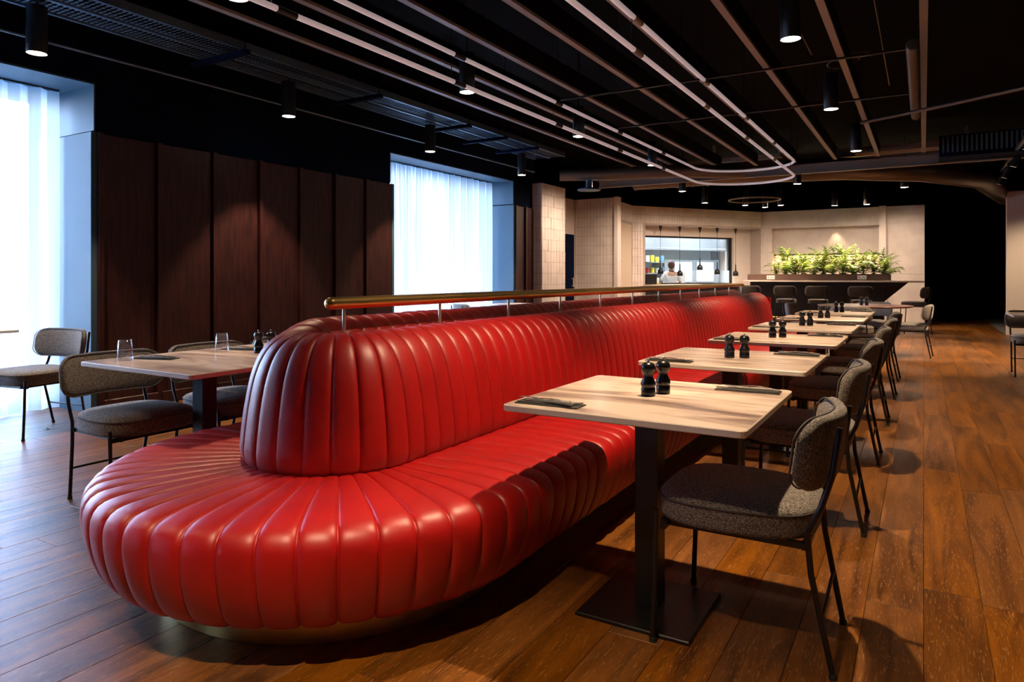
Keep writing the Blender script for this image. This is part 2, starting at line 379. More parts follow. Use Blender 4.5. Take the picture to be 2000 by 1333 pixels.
# pale tiled walls: helper building wall slab between two plan points with tile relief
def tiles(mb, A, B, z0, z1, holes=(), tw=.078, th=.205, out=1):
    A = Vector((A[0], A[1], 0)); B = Vector((B[0], B[1], 0)); L = (B-A).length; e_ = (B-A)/L; n_ = Vector((e_.y, -e_.x, 0))*out
    nx = max(1, round(L/tw)); nz = max(1, round((z1-z0)/th)); tw = L/nx; th = (z1-z0)/nz
    for i in range(nx):
        for k in range(nz):
            s0, s1, h0, h1 = i*tw, (i+1)*tw, z0+k*th, z0+(k+1)*th
            if any(s1 > a_ and s0 < b_ and h1 > c_ and h0 < d_ for a_, b_, c_, d_ in holes): continue
            g_ = .0035; d = .006+rnd.random()*.005; t1, t2 = rnd.uniform(-.0015, .0015), rnd.uniform(-.0015, .0015)
            P = lambda s_, h_, o_: A+e_*s_+n_*o_+Vector((0, 0, h_))
            vs = [P(s0+g_, h0+g_, 0), P(s1-g_, h0+g_, 0), P(s1-g_, h1-g_, 0), P(s0+g_, h1-g_, 0), P(s0+g_, h0+g_, d), P(s1-g_, h0+g_, d+t1), P(s1-g_, h1-g_, d+t1+t2), P(s0+g_, h1-g_, d+t2)]
            mb.add(vs, [(4, 5, 6, 7), (0, 1, 5, 4), (1, 2, 6, 5), (2, 3, 7, 6), (3, 0, 4, 7)])
def slab(mb, A, B, z0, z1, th_=.12, out=1, s0=None, s1=None):
    A = Vector((A[0], A[1], 0)); B = Vector((B[0], B[1], 0)); L = (B-A).length; e_ = (B-A)/L; n_ = Vector((e_.y, -e_.x, 0))*out
    s0 = 0 if s0 is None else s0; s1 = L if s1 is None else s1
    m4 = Matrix(((e_.x, n_.x, 0, A.x), (e_.y, n_.y, 0, A.y), (0, 0, 1, 0), (0, 0, 0, 1)))
    mb.box(s0, s1, -th_, 0, z0, z1, mtx=m4)
# column by the left wall
cw = sbox('wall_column', M['grout'], -6.66, -5.95, 10.96, 11.9, 0, CT)
mb = MB(); tiles(mb, (-5.95, 10.96), (-5.95, 11.9), 0, CT, tw=.118, out=1); tiles(mb, (-6.14, 10.96), (-5.95, 10.96), 0, CT, tw=.095)
mb.build('tile_facing', M['white_tile'], cw, kind='stuff')
# recess wall (with dark door)
rw = sbox('wall_recess', M['white_wall'], -6.9, -6.66, 11.9, 13.8, 0, CT)
d1 = sbox('door_1', M['navy'], -6.66, -6.64, 12.55, 13.74, 0, 2.1)
mb = MB(); mb.tube([(-6.60, 13.62, .95), (-6.60, 13.62, 1.15)], .012); mb.box(-6.64, -6.60, 13.61, 13.63, .96, .98); mb.box(-6.64, -6.60, 13.61, 13.63, 1.12, 1.14); mb.build('door_handle', M['steel'], d1)
# wall facing camera
w3 = sbox('wall_pier', M['grout'], -6.9, -5.66, 13.8, 13.95, 0, CT)
mb = MB(); tiles(mb, (-6.64, 13.8), (-5.66, 13.8), 0, CT); mb.build('tile_facing', M['white_tile'], w3, kind='stuff')
sbox('trim_5', M['white_wall'], -5.70, -5.62, 13.76, 13.96, 0, CT+.01)
P0 = (-5.85, 13.95); P1 = (-6.0, 15.6); P2 = (-3.65, 19.0); P3 = (.02, 19.0)
w4 = MB(); slab(w4, P0, P1, 0, CT, .3, 1); w4 = struct(w4, 'wall_side', M['grout'])
mb = MB(); tiles(mb, P0, P1, 0, CT, holes=((.5, 1.62, 0, 2.44),)); mb.build('tile_facing', M['white_tile'], w4, kind='stuff')
d2 = MB(); slab(d2, P0, P1, 0, 2.41, .02, 1, .54, 1.58)
d2 = struct(d2, 'door_2', M['warmdoor'])
for v in d2.data.vertices: v.co.x += .013
mb = MB(); mb.lathe([(.02, 0), (.028, .02), (0.0, .03)], 12, (0, 0, 0)); o = mb.build('door_knob', M['steel'], d2); o.location = (-5.87, 14.58, 1.55); o.rotation_euler = (0, R(90), 0)
# kitchen wall with opening
L12 = math.dist(P1, P2); OA, OB, OZ0, OZ1 = .38, 4.04, .98, 2.43
kw = MB(); slab(kw, P1, P2, 0, CT, .5, 1, 0, OA); slab(kw, P1, P2, OZ1, CT, .5, 1, OA, OB); slab(kw, P1, P2, 0, CT, .5, 1, OB, L12); slab(kw, P1, P2, 0, OZ0-.03, .5, 1, OA, OB)
kw = struct(kw, 'wall_kitchen', M['grout'])
mb = MB(); tiles(mb, P1, P2, 0, CT, holes=((OA, OB, OZ0-.1, OZ1),)); mb.build('tile_facing', M['white_tile'], kw, kind='stuff')
# back wall with niche
bw = MB(); bw.box(-3.65, .02, 19.25, 19.45, 0, CT); bw.box(-3.65, -3.42, 19.0, 19.25, 0, CT); bw.box(-.93, .02, 19.0, 19.25, 0, CT)
bw.box(-3.42, -.93, 19.0, 19.25, 2.44, CT); bw.box(-3.42, -.93, 19.0, 19.25, 0, 1.1)
bw = struct(bw, 'wall_back', M['white_wall'])
mb = MB(); tiles(mb, (-3.65, 19), (-3.42, 19), 0, CT); tiles(mb, (-.77, 19), (.02, 19), 0, CT); tiles(mb, (-3.42, 19), (-.93, 19), 2.44, CT); tiles(mb, (-3.42, 19.25), (-.93, 19.25), 1.75, 2.44)
mb.build('tile_facing', M['white_tile'], bw, kind='stuff')
sbox('trim_6', M['white_wall'], -.93, -.78, 18.86, 19.0, 0, CT+.01)
# niche shelf board + strip light
sbox('trim_7', M['planter'], -3.40, -.95, 19.16, 19.24, 1.72, 1.76)
mb = MB(); mb.box(-3.36, -.99, 19.18, 19.22, 1.700, 1.718)
tag(mb.build('strip_light', M['strip']), 'thin warm strip light glowing under the board behind the ferns', 'light')
al = bpy.data.lights.new('strip_glow', 'AREA'); al.shape = 'RECTANGLE'; al.size = 2.3; al.size_y = .05; al.energy = 14; al.color = (1, .72, .3)
o = bpy.data.objects.new('strip_glow', al); o.location = (-2.17, 19.19, 1.69); COL.objects.link(o)
# dark far surfaces
sbox('wall_far', M['ceil'], -9.6, 6, 23.3, 23.5, -.05, CEIL); sbox('wall_right', M['navy'], 5.8, 6, -8, 23.5, -.05, CEIL); sbox('wall_behind', M['navy'], -7.3, 6, -8.2, -8, -.05, CEIL)
mb = MB(); mb.box(-9.6, -9.5, 10.9, 23.5, -.05, CEIL); mb.box(-9.6, -7.3, 10.85, 11.0, -.05, CEIL); struct(mb, 'wall_left_far', M['navy'])
rwl = sbox('wall_right_pier', M['white_wall'], 1.43, 4.6, 16.9, 17.1, 0, CT)
# kitchen interior
e12 = Vector((P2[0]-P1[0], P2[1]-P1[1], 0)).normalized(); n12 = Vector((-e12.y, e12.x, 0))   # n12 points into the kitchen
def K(s_, d_, z_): return Vector((P1[0], P1[1], 0))+e12*s_+n12*d_+Vector((0, 0, z_))
KM = Matrix(((e12.x, n12.x, 0, P1[0]), (e12.y, n12.y, 0, P1[1]), (0, 0, 1, 0), (0, 0, 0, 1)))
def kbox(mb, s0, s1, d0, d1, z0, z1, **k): mb.box(s0, s1, d0, d1, z0, z1, mtx=KM, **k)
mb = MB(); kbox(mb, OA, 3.43+.04, .44, .5, 2.16, 2.20); kbox(mb, 3.43, 3.47, .44, .5, OZ0, 2.2); kbox(mb, OA, OA+.03, .44, .5, OZ0, 2.2); kbox(mb, OA, 3.47, .44, .5, OZ0, OZ0+.03)
kf = struct(mb, 'window_4', M['black'])
mb = MB(); kbox(mb, OA+.03, 3.43, .465, .472, OZ0+.35, 2.16); mb.build('pane', M['pane'], kf)
mb = MB(); kbox(mb, OA, OB, .36, .5, 2.20, OZ1); kbox(mb, 3.47, OB, .36, .5, OZ0, 2.2); struct(mb, 'trim_8', M['white_wall'])
mb = MB(); kbox(mb, OA, OB-.5, -.22, -.014, .0, OZ0-.035); tag(mb.build('pass_counter', M['black']), 'black counter front below the kitchen pass shelf', 'counter')
mb = MB(); kbox(mb, OA-.02, OB-.3, -.30, .5, OZ0-.03, OZ0); tag(mb.build('pass_shelf', M['stone'], bevel=.004), 'pale stone pass shelf below the kitchen window', 'shelf')
mb = MB(); kbox(mb, -.3, 7.0, 3.0, 3.1, -.05, 2.7); kbox(mb, -.4, -.3, .5, 3.1, -.05, 2.7); kbox(mb, 7.0, 7.1, .5, 3.1, -.05, 2.7); kbox(mb, -.4, 7.1, .5, 3.1, 2.7, 2.8); kbox(mb, -.4, 0, .4, .5, -.05, 2.8); kbox(mb, L12, 7.1, .4, .5, -.05, 2.8); struct(mb, 'wall_kitchen_inside', M['kwhite'])
mb = MB(); kbox(mb, -.3, 7.0, .5, 3.0, 0.0, .012); struct(mb, 'floor_kitchen', M['concrete'])
for k, s_ in enumerate((1.9, 3.6, 5.3)):
    mb = MB(); kbox(mb, s_-.55, s_+.55, 1.3, 1.7, 2.66, 2.695); tag(mb.build('ceiling_light', M['klight']), ['left', 'middle', 'right'][k]+' white ceiling light panel inside the kitchen', 'light')
mb = MB(); kbox(mb, 1.2, 4.9, 2.2, 2.98, 1.98, 2.30); kbox(mb, 1.2, 4.9, 2.1, 2.22, 1.92, 1.99)
tag(mb.build('extractor_hood', M['ksteel'], bevel=.01), 'long stainless extractor hood under the kitchen ceiling', 'hood')
mb = MB(); kbox(mb, 2.75, 4.75, 2.4, 2.98, .012, 1.66); oven = mb.build('oven', M['ksteel'], bevel=.01); tag(oven, 'grey stainless oven bank on the kitchen back wall', 'oven')
for s_ in (3.1, 3.9):
    mb = MB(); kbox(mb, s_, s_+.62, 2.37, 2.41, 1.02, 1.6, ch=.008); mb.build('oven_door', M['kwhite'], oven)
mb = MB(); kbox(mb, 4.95, 5.6, 2.35, 2.98, .012, 2.3); kbox(mb, 5.0, 5.55, 2.32, 2.36, .1, 2.2)
tag(mb.build('refrigerator', M['kwhite'], bevel=.01), 'tall white refrigerator right of the kitchen ovens', 'refrigerator')
mb = MB(); kbox(mb, 1.0, 4.2, 1.35, 1.85, .86, .9); 
for s_ in (1.05, 4.1): kbox(mb, s_, s_+.06, 1.4, 1.8, .012, .86)
tag(mb.build('work_table', M['ksteel']), 'stainless work table just inside the kitchen pass', 'table')
items = []
def shelfset(s0, s1, d0, zs, lab):
    t_ = empty('storage_shelf'); tag(t_, lab, 'shelf')
    for z_ in zs: mb = MB(); kbox(mb, s0, s1, d0, d0+.4, z_, z_+.025); mb.build('shelf_board', M['ksteel'], t_)
    for s_ in (s0, s1-.03): mb = MB(); kbox(mb, s_, s_+.03, d0+.37, d0+.4, .012, zs[-1]+.1); mb.build('shelf_upright', M['ksteel'], t_)
shelfset(1.9, 2.65, 2.0, (.95, 1.25, 1.56), 'steel wall shelves with yellow tubs at the left end of the kitchen')
shelfset(5.7, 6.9, 2.55, (1.2, 1.58), 'steel shelves with orange boxes at the right end of the kitchen')
kk = 0
for z_, lst in ((1.275, ('redp', 'yellow', 'kwhite', 'blue')), (1.585, ('kwhite', 'yellow', 'yellow', 'blue')), (.975, ('black', 'redp', 'steel', 'kwhite'))):
    for j, c_ in enumerate(lst):
        mb = MB(); h_ = rnd.uniform(.13, .2); mb.lathe([(.055, 0), (.06, h_*.8), (.05, h_)], 12)
        o = mb.build('food_tub', M[c_]); o.location = K(2.02+.165*j, 2.2, z_)
        cn = {'redp': 'red', 'yellow': 'yellow', 'kwhite': 'white', 'blue': 'blue', 'black': 'black', 'steel': 'steel'}[c_]
        tag(o, '%s tub, %s from the left on the %s shelf at the kitchen left end' % (cn, ORD[j], {1.275: 'middle', 1.585: 'upper', .975: 'lower'}[z_]), 'tub')
for j, c_ in enumerate(('orange', 'yellow', 'orange', 'kwhite')):
    mb = MB(); kbox(mb, 5.78+.2*j, 5.93+.2*j, 2.63, 2.85, 1.606, 1.606+.12+.03*(j % 2), ch=.01)
    tag(mb.build('storage_box', M[c_]), '%s box, %s from the left on the upper right kitchen shelf' % ({'orange': 'orange', 'yellow': 'yellow', 'kwhite': 'white'}[c_], ORD[j]), 'box')
for j in range(3):
    mb = MB(); mb.lathe([(.05, 0), (.13, .03), (.14, .04), (.12, .035), (.05, .01)], 16); o = mb.build('bowl', M['kwhite' if j else 'ksteel']); o.location = K(5.9+.3*j, 2.75, 1.226)
    tag(o, '%s bowl, %s from the left on the lower right kitchen shelf' % ('steel' if not j else 'white', ORD[j]), 'bowl')
mb = MB(); mb.lathe([(.09, 0), (.1, .01), (.14, .025), (.0, .05)], 16); o = mb.build('yellow_dish', M['yellow']); o.location = K(.9, .3, OZ0); tag(o, 'shallow yellow dish on the pass below the leftmost heat lamp', 'dish')
mb = MB(); kbox(mb, .42, .72, .0, .22, OZ0, OZ0+.25, ch=.01); o = mb.build('ticket_printer', M['black']); tag(o, 'black ticket printer at the left end of the pass', 'printer')
mb = MB(); kbox(mb, 2.3, 2.7, 1.4, 1.7, .9, 1.3, ch=.01); mb.build('stand', M['kwhite']); bpy.data.objects['stand'].name = 'serving_equipment'; tag(bpy.data.objects['serving_equipment'], 'white counter appliance behind the middle of the pass', 'appliance')
# bar: front, counter
mb = MB(); mb.box(-3.6, -.75, 17.2, 17.6, .0, 1.05); bar = mb.build('bar_counter', M['black']); tag(bar, 'long bar with pale top and black front under the fern planter', 'bar')
mb = MB(); mb.box(-3.66, .02, 16.72, 17.62, 1.05, 1.085); mb.build('bar_top', M['stone'], bar, bevel=.004)
mb = MB(); mb.box(-3.7, -.45, 17.0, 17.2, 0, .16); mb.build('bar_plinth', M['black'], bar)
mb = MB(); mb.tube([(-3.6, 16.98, .22), (-.8, 16.98, .22)], .02); mb.build('foot_rail', M['brass'], bar)
mb = MB(); mb.add([(-.75, 17.25, 1.05), (-.75, 17.55, 1.05), (-.28, 17.55, 1.05), (-.28, 17.25, 1.05), (-.75, 17.25, .62), (-.75, 17.55, .62)], [(0, 3, 2, 1), (4, 5, 2, 3), (0, 4, 3), (1, 2, 5), (0, 1, 5, 4)]); mb.build('end_bracket', M['black'], bar)
mb = MB(); mb.box(-3.62, -.62, 17.0, 17.4, 1.085, 1.225); mb.box(-3.6, -.64, 17.02, 17.38, 1.21, 1.23, mi=1); pl = mb.build('planter_box', [M['planter'], M['soil']], bevel=.003); tag(pl, 'long low brown planter box standing on the bar top', 'planter')
for k, x_ in enumerate((-3.09, -1.17)):
    mb = MB(); mb.box(x_-.09, x_+.09, 16.992, 17.0, 1.11, 1.20); pq = mb.build('plaque', M['paper'], pl)
    mb = MB()
    for j in range(5):
        xx = x_-.06+.028*j; mb.box(xx, xx+.012, 16.990, 16.992, 1.13+.012*(j % 2), 1.17-.01*(j % 3))
    mb.build('plaque_marks', M['planter'], pq)

# ------------------------------------------------------------------ BANQUETTE
BX, BY, BE = -2.09, 2.08, 9.62
NS = int((BE-BY)/.1); 
bq = empty('banquette', (BX, BY, 0)); tag(bq, 'long red channel-tufted leather banquette with rounded end and brass rail', 'sofa')
def stations(ns, nc, sub):
    """list of (centre offset y, angle, u in pleat, straight?) from far left, round the end, to far right"""
    st = []; L = (BE-BY); dl = L/ns
    def uu(i): k, f = divmod(i, sub); f = f/sub; return k, f-math.sin(2*PI*f)/(2*PI)*.72
    for i in range(ns*sub): k, f = uu(i); st.append((L-dl*(k+f), PI, f, k, 0))
    for i in range(nc*sub): k, f = uu(i); st.append((0, PI+PI*(k+f)/nc, f, ns+k, 1))
    for i in range(ns*sub+1): k, f = uu(i); st.append((dl*(k+f), 2*PI, f, ns+nc+k, 0))
    return st
def resample(prof, n):
    # Catmull-Rom through profile then n samples by arclength
    P = [Vector((a, b_)) for a, b_ in prof]; pts = []
    for i in range(len(P)-1):
        p0 = P[max(i-1, 0)]; p1 = P[i]; p2 = P[i+1]; p3 = P[min(i+2, len(P)-1)]
        for k in range(12):
            t_ = k/12; pts.append(.5*((2*p1)+(p2-p0)*t_+(2*p0-5*p1+4*p2-p3)*t_**2+(3*p1-p0-3*p2+p3)*t_**3))
    pts.append(P[-1]); d = [0]
    for i in range(1, len(pts)): d.append(d[-1]+(pts[i]-pts[i-1]).length)
    out = []; j = 0
    for k in range(n):
        s_ = d[-1]*k/(n-1)
        while j < len(d)-2 and d[j+1] < s_: j += 1
        f = (s_-d[j])/max(1e-9, d[j+1]-d[j]); out.append(pts[j].lerp(pts[j+1], f))
    return out
def upholster(name, prof, npf, nc, sub, A, lift=0):
    pr = resample(prof, npf); N = []
    for i in range(npf):
        t_ = (pr[min(i+1, npf-1)]-pr[max(i-1, 0)]).normalized(); N.append(Vector((t_.y, -t_.x)))
    # make normals point outwards
    rows = []; jit = [rnd.uniform(.82, 1.18) for _ in range(400)]
    for (y, ang, u, pi_, cur) in stations(NS, nc, sub):
        row = []
        cs, sn = math.cos(ang), math.sin(ang)
        for i, p in enumerate(pr):
            ww = (PI*abs(p.x)/nc) if cur else .1
            amp = A*min(1.15, ww/.1)*jit[pi_]
            env = min(1, min(i, npf-1-i)/4)
            bul = amp*((1-abs(2*u-1)**3.4)**.5)*(.15+.85*env)
            q_ = p+N[i]*(bul-amp*.5)
            lf = 1 if (not cur and cs < 0) else (max(0, 1-(ang-PI)/R(32)) if cur else 0)
            zz = q_.y+lift*lf*max(0, min(1, (q_.y-.5)/.42)); row.append((q_.x*cs, q_.x*sn+y, zz))
        rows.append(row)
    mb = MB(); mb.grid(rows)
    # end caps at the far end
    n0 = len(rows)
    for rw_ in (rows[0], rows[-1]):
        c_ = (0.0, rw_[0][1], sum(p[2] for p in rw_)/npf); mb.add(list(rw_)+[c_], [(i, i+1, npf) for i in range(npf-1)])
    return mb.build(name, M['leather'], bq)
seatprof = [(.62, .14), (.73, .126), (.80, .130), (.845, .158), (.876, .215), (.898, .29), (.905, .36), (.896, .408), (.862, .438), (.79, .450), (.68, .455), (.55, .456), (.42, .454), (.30, .448)]
upholster('seat', seatprof, 52, 24, 12, .0145)
backprof = [(.350, .435), (.376, .465), (.374, .55), (.358, .68), (.332, .80), (.292, .885), (.235, .935), (.170, .952), (.105, .944), (.055, .905), (.03, .87)]
upholster('backrest', backprof, 36, 11, 12, .0165, .04)
# stitching-dark filler in the groove along the top
mb = MB(); mb.box(-.06, .06, -.02, BE-BY, .80, .875); mb.build('groove_strip', M['leather'], bq)
mb = MB(); rows = []
for r0 in (1,):
    pts = []
    for y, ang, *_ in stations(20, 24, 1): pts.append((.665*math.cos(ang), .665*math.sin(ang)+y))
    mb.grid([[(x, y, 0.001), (x, y, .135)] for x, y in pts])
mb.build('plinth', M['brass_brushed'], bq)
mb = MB(); mb.box(-.9, .9, BE-BY-.02, BE-BY+.02, .13, .42); mb.box(-.34, .34, BE-BY-.02, BE-BY+.02, .4, .9); mb.build('end_panel', M['leather'], bq)
rail = MB(); r_ = .0262; ya, yb = 0.0, 9.48-BY
caps = [(r_*math.sin(t_), -r_*math.cos(t_)) for t_ in [k*PI/16 for k in range(9)]]
rail.tube([(0, ya-.045+c, 1.068) for _, c in caps]+[(0, yb+.03-c, 1.068) for _, c in reversed(caps)], [max(.001, a) for a, _ in caps]+[max(.001, a) for a, _ in reversed(caps)], 24)
rail = rail.build('handrail', M['brass'], bq)
for k in range(12):
    mb = MB(); y = .03+k*(9.44-2.11)/11; mb.tube([(0, y, .875), (0, y, 1.045)], .0075, 12); mb.lathe([(.014, .872), (.014, .88), (.008, .884)], 12, (0, y, 0)); mb.build('rail_post', M['steel'], rail)

# ------------------------------------------------------------------ CHAIRS
def seat_mesh():
    def outline(k, sc_x, sc_y):
        t_ = 2*PI*k/48; c, s_ = math.cos(t_), math.sin(t_); ex = 2/3.6
        x = math.copysign(abs(c)**ex, c)*.245*sc_x; y = math.copysign(abs(s_)**ex, s_)*.245*sc_y
        y *= 1-.12*max(0, x/.235); return x-.032, y
    rings = [(.93, .386, 0), (.985, .391, 0), (1.0, .405, 0), (1.005, .44, 0), (1.0, .458, 0), (1.008, .462, 0), (.99, .468, 0), (.95, .476, 0), (.86, .484, 0), (.65, .489, 0), (.35, .491, 0), (.1, .492, 0)]
    mb = MB(); rows = [[(*outline(k, s_, s_), z) for k in range(48)] for s_, z, _ in rings]
    mb.grid(rows, cv=True); mb.add(rows[0], [tuple(range(48))]); mb.add(rows[-1], [tuple(range(48))[::-1]])
    return mb
def bk_half(y, hw, hh, r_=.085):
    d = abs(y)-(hw-r_)
    return hh if d <= 0 else hh-r_+math.sqrt(max(0, r_*r_-d*d))
def back_mesh(hw=.272, zc=.655, hh=.112, th=.027, curve=.075):
    mb = MB(); rows = []; N_ = 28
    for i in range(N_+1):
        s_ = math.sin((-1+2*i/N_)*PI/2); y = s_*hw; hz = bk_half(y, hw, hh)
        e_ = max(0, abs(y)-(hw-.03))/.03; tt = th*math.sqrt(max(0, 1-e_*e_)) if e_ < 1 else 0
        row = []
        for j in range(20):
            a = 2*PI*j/20; cz, sx_ = math.sin(a), math.cos(a)
            z = math.copysign(abs(cz)**.55, cz)*hz; x = math.copysign(abs(sx_)**.8, sx_)*tt
            row.append((.242+x-curve*s_*s_+.13*(z+.1), y, zc+z))
        rows.append(row)
    mb.grid(rows, cv=True); return mb
def back_pipe(hw=.272, zc=.655, hh=.112, curve=.075):
    pts = []
    for side in (1, -1):
        for i in range(28):
            s_ = math.sin(side*(-1+2*i/28)*PI/2); y = s_*hw*.985; z = side*bk_half(y, hw, hh)*.95
            pts.append((.242-.02-curve*s_*s_+.13*(z+.1), y, zc+z))
    mb = MB(); mb.tube(pts, .0032, 5, closed=True); return mb
def make_chair():
    t_ = empty('dining_chair'); tag(t_, 'chair', 'chair')
    o = seat_mesh().build('seat', M['fabric'], t_)
    mb = MB(); pts = []
    for k in range(48):
        a = 2*PI*k/48; c, s_ = math.cos(a), math.sin(a); ex = 2/3.6; x = math.copysign(abs(c)**ex, c)*.2475; y = math.copysign(abs(s_)**ex, s_)*.2475; y *= 1-.12*max(0, x/.235); pts.append((x-.032, y, .461))
    mb.tube(pts, .0035, 5, closed=True); mb.build('piping', M['piping'], o)
    o = back_mesh().build('backrest', M['fabric'], t_); back_pipe().build('piping', M['piping'], o)
    for s_ in (-1, 1):
        # rear leg + post
        mb = MB(); mb.tube([(.262, s_*.185, .008), (.205, s_*.200, .30), (.195, s_*.204, .42), (.232, s_*.205, .50), (.262, s_*.2, .60), (.282, s_*.195, .74)], .0095, 8)
        lg = mb.build('leg', M['black'], t_); mb = MB(); mb.lathe([(.012, 0), (.012, .012), (.0095, .016)], 8, (.262, s_*.185, 0)); mb.build('foot_cap', M['rubber'], lg)
        mb = MB(); mb.tube([(-.262, s_*.245, .008), (-.255, s_*.246, .20), (-.250, s_*.247, .43)], .0095, 8)
        lg = mb.build('leg', M['black'], t_); mb = MB(); mb.lathe([(.012, 0), (.012, .012), (.0095, .016)], 8, (-.262, s_*.245, 0)); mb.build('foot_cap', M['rubber'], lg)
    mb = MB()
    for s_ in (-1, 1): mb.box(-.25, .2, s_*.19-.008, s_*.19+.008, .368, .388)
    mb.box(-.24, -.22, -.24, .24, .368, .388); mb.box(.18, .2, -.205, .205, .368, .388); mb.build('seat_frame', M['black'], t_)
    mb = MB(); mb.tube([(.232, -.193, .17), (.232, .193, .17)], .006, 8); mb.build('stretcher', M['black'], t_)
    return t_
ch0 = make_chair(); used = []
CG = 'dining chairs in the right-hand row'
def chair(x, y, rz, label, group=None): return place(ch0, used, (x, y, 0), rz, label, group)
TY = [2.36, 3.71, 5.06, 6.37, 7.74, 9.0]
TX = [-.82, -.85, -.86, -.875, -.89, -.9]
CYs = [2.385, 3.66, 5.02, 6.35, 7.68, 9.0]
for k, y in enumerate(CYs): chair(-.50+rnd.uniform(-.01, .01), y, R(rnd.uniform(-2, 2)) if k else R(1), 'grey tweed dining chair facing the banquette, %s from the camera in the right row' % ORD[k] if k else 'nearest grey tweed dining chair, black legs, at the front right table', CG)
# left row (facing the banquette, +x): rotate 180
LC = [2.09, 2.68, 3.27, 4.0, 4.75, 5.45, 6.15, 6.9, 7.7, 8.5]
for k, y in enumerate(LC): chair(-3.61, y, R(180+rnd.uniform(-2, 2)), 'grey tweed dining chair on the window side, %s from the camera in the left row' % ORD[k] if k else 'nearest grey tweed chair on the left, backrest beside the first glass', 'dining chairs in the left-hand row')
chair(-5.80, 2.62, R(100), 'blue-lit grey chair standing beside the left window curtain', None)
# ------------------------------------------------------------------ TABLES
def rounded_top(hx, hy, r, z0, z1, ch=.004):
    pts = []
    for cx, cy, a0 in ((hx-r, hy-r, 0), (-hx+r, hy-r, 90), (-hx+r, -hy+r, 180), (hx-r, -hy+r, 270)):
        for k in range(5): a = R(a0+22.5*k); pts.append((cx+r*math.cos(a), cy+r*math.sin(a)))
    return pts
def make_top(mb, hx, hy, r, z0, z1):
    c = .003; pts = rounded_top(hx, hy, r, z0, z1); ins = rounded_top(hx-c, hy-c, r, z0, z1); n_ = len(pts)
    rows = [[(x, y, z0) for x, y in ins], [(x, y, z0+c) for x, y in pts], [(x, y, z1-c) for x, y in pts], [(x, y, z1) for x, y in ins]]
    b0 = len(mb.v)
    for i in range(3):
        vs = rows[i]+rows[i+1]; mb.add(vs, [(j, (j+1) % n_, n_+(j+1) % n_, n_+j) for j in range(n_)], mi=1)
    mb.add(rows[3], [tuple(range(n_))], mi=0); mb.add(rows[0], [tuple(range(n_))[::-1]], mi=1)
def make_table(hx, hy, name='dining_table', topm=None, off=0):
    t_ = empty(name); tag(t_, 'table', 'table')
    mb = MB(); make_top(mb, hx, hy, .022, .727, .75); mb.build('tabletop', [topm or M['laminate'], M['edge']], t_)
    mb = MB(); mb.box(-.041, .041, -.041, .041, .012, .71, ch=.003); mb.build('column', M['black'], t_, loc=(-.02, 0, 0))
    mb = MB(); mb.box(-.2, .2, -.2, .2, .0, .014, ch=.003); mb.build('base_plate', M['plate'], t_, loc=(-.02, 0, 0))
    mb = MB(); mb.box(-.16, .16, -.16, .16, .71, .727, ch=.002); mb.build('support_plate', M['black'], t_)
    return t_
tb0 = make_table(.398, .40); tu = []
for k, y in enumerate(TY):
    place(tb0, tu, (TX[k], y, 0), 0, ('pale streaked square table with black pedestal, nearest the camera on the right' if k == 0 else 'pale streaked square table beside the banquette, %s from the camera in the right row' % ORD[k]), 'square tables along the right of the banquette')
tl0 = make_table(.458, .398); tu2 = []
LT = [2.24+.81*k for k in range(9)]
for k, y in enumerate(LT):
    place(tl0, tu2, (-3.19, y, 0), 0, ('pale streaked table on the window side, nearest the camera with two glasses' if k == 0 else 'pale streaked table on the window side of the banquette, %s from the camera' % ORD[k]), 'tables along the window side of the banquette')
o = make_table(.38, .42); o.location = (-6.62, 2.28, 0); o['label'] = 'table by the left window, only its corner showing at the picture edge'
# round tables
def round_table(x, y, r_, tm, label):
    t_ = empty('round_table', (x, y, 0)); tag(t_, label, 'table')
    mb = MB(); mb.lathe([(r_-.02, .725), (r_, .732), (r_, .745), (r_-.005, .75)], 40); mb.build('tabletop', tm, t_)
    mb = MB(); mb.lathe([(.04, .02), (.04, .725)], 16); mb.build('column', M['black'], t_)
    mb = MB(); mb.lathe([(.28, 0), (.28, .012), (.05, .025)], 32); mb.build('base_plate', M['plate'], t_)
round_table(-.76, 11.5, .64, M['redtop'], 'dark red round table beyond the far end of the right row')
round_table(-5.45, 9.2, .42, M['laminate'], 'small pale round table in front of the far window')
RG = None
chair(-.16, 11.75, R(-5), 'dark chair on the right side of the dark red round table')
chair(-1.55, 11.3, R(175), 'dark chair on the left side of the dark red round table')
chair(-.7, 12.3, R(88), 'dark chair behind the dark red round table, facing the camera')
chair(-.85, 10.72, R(-95), 'dark chair on the near side of the round red table, back to camera')
chair(-5.85, 8.62, R(-120), 'blue-lit chair left of the small round table by the far window')
chair(-5.1, 9.75, R(60), 'blue-lit chair right of the small round table by the far window')
# right edge table and chairs
o = make_table(.4, .4); o.location = (1.24, 9.7, 0); o['label'] = 'pale square table at the right picture edge, cutlery on it'
o = make_table(.4, .4); o.location = (1.32, 8.35, 0); o['label'] = 'second pale table at the right picture edge, nearer the camera'
chair(1.14, 10.2, R(95), 'dark chair behind the pale table at the right picture edge')
chair(1.3, 9.05, R(100), 'dark chair between the two tables at the right picture edge')
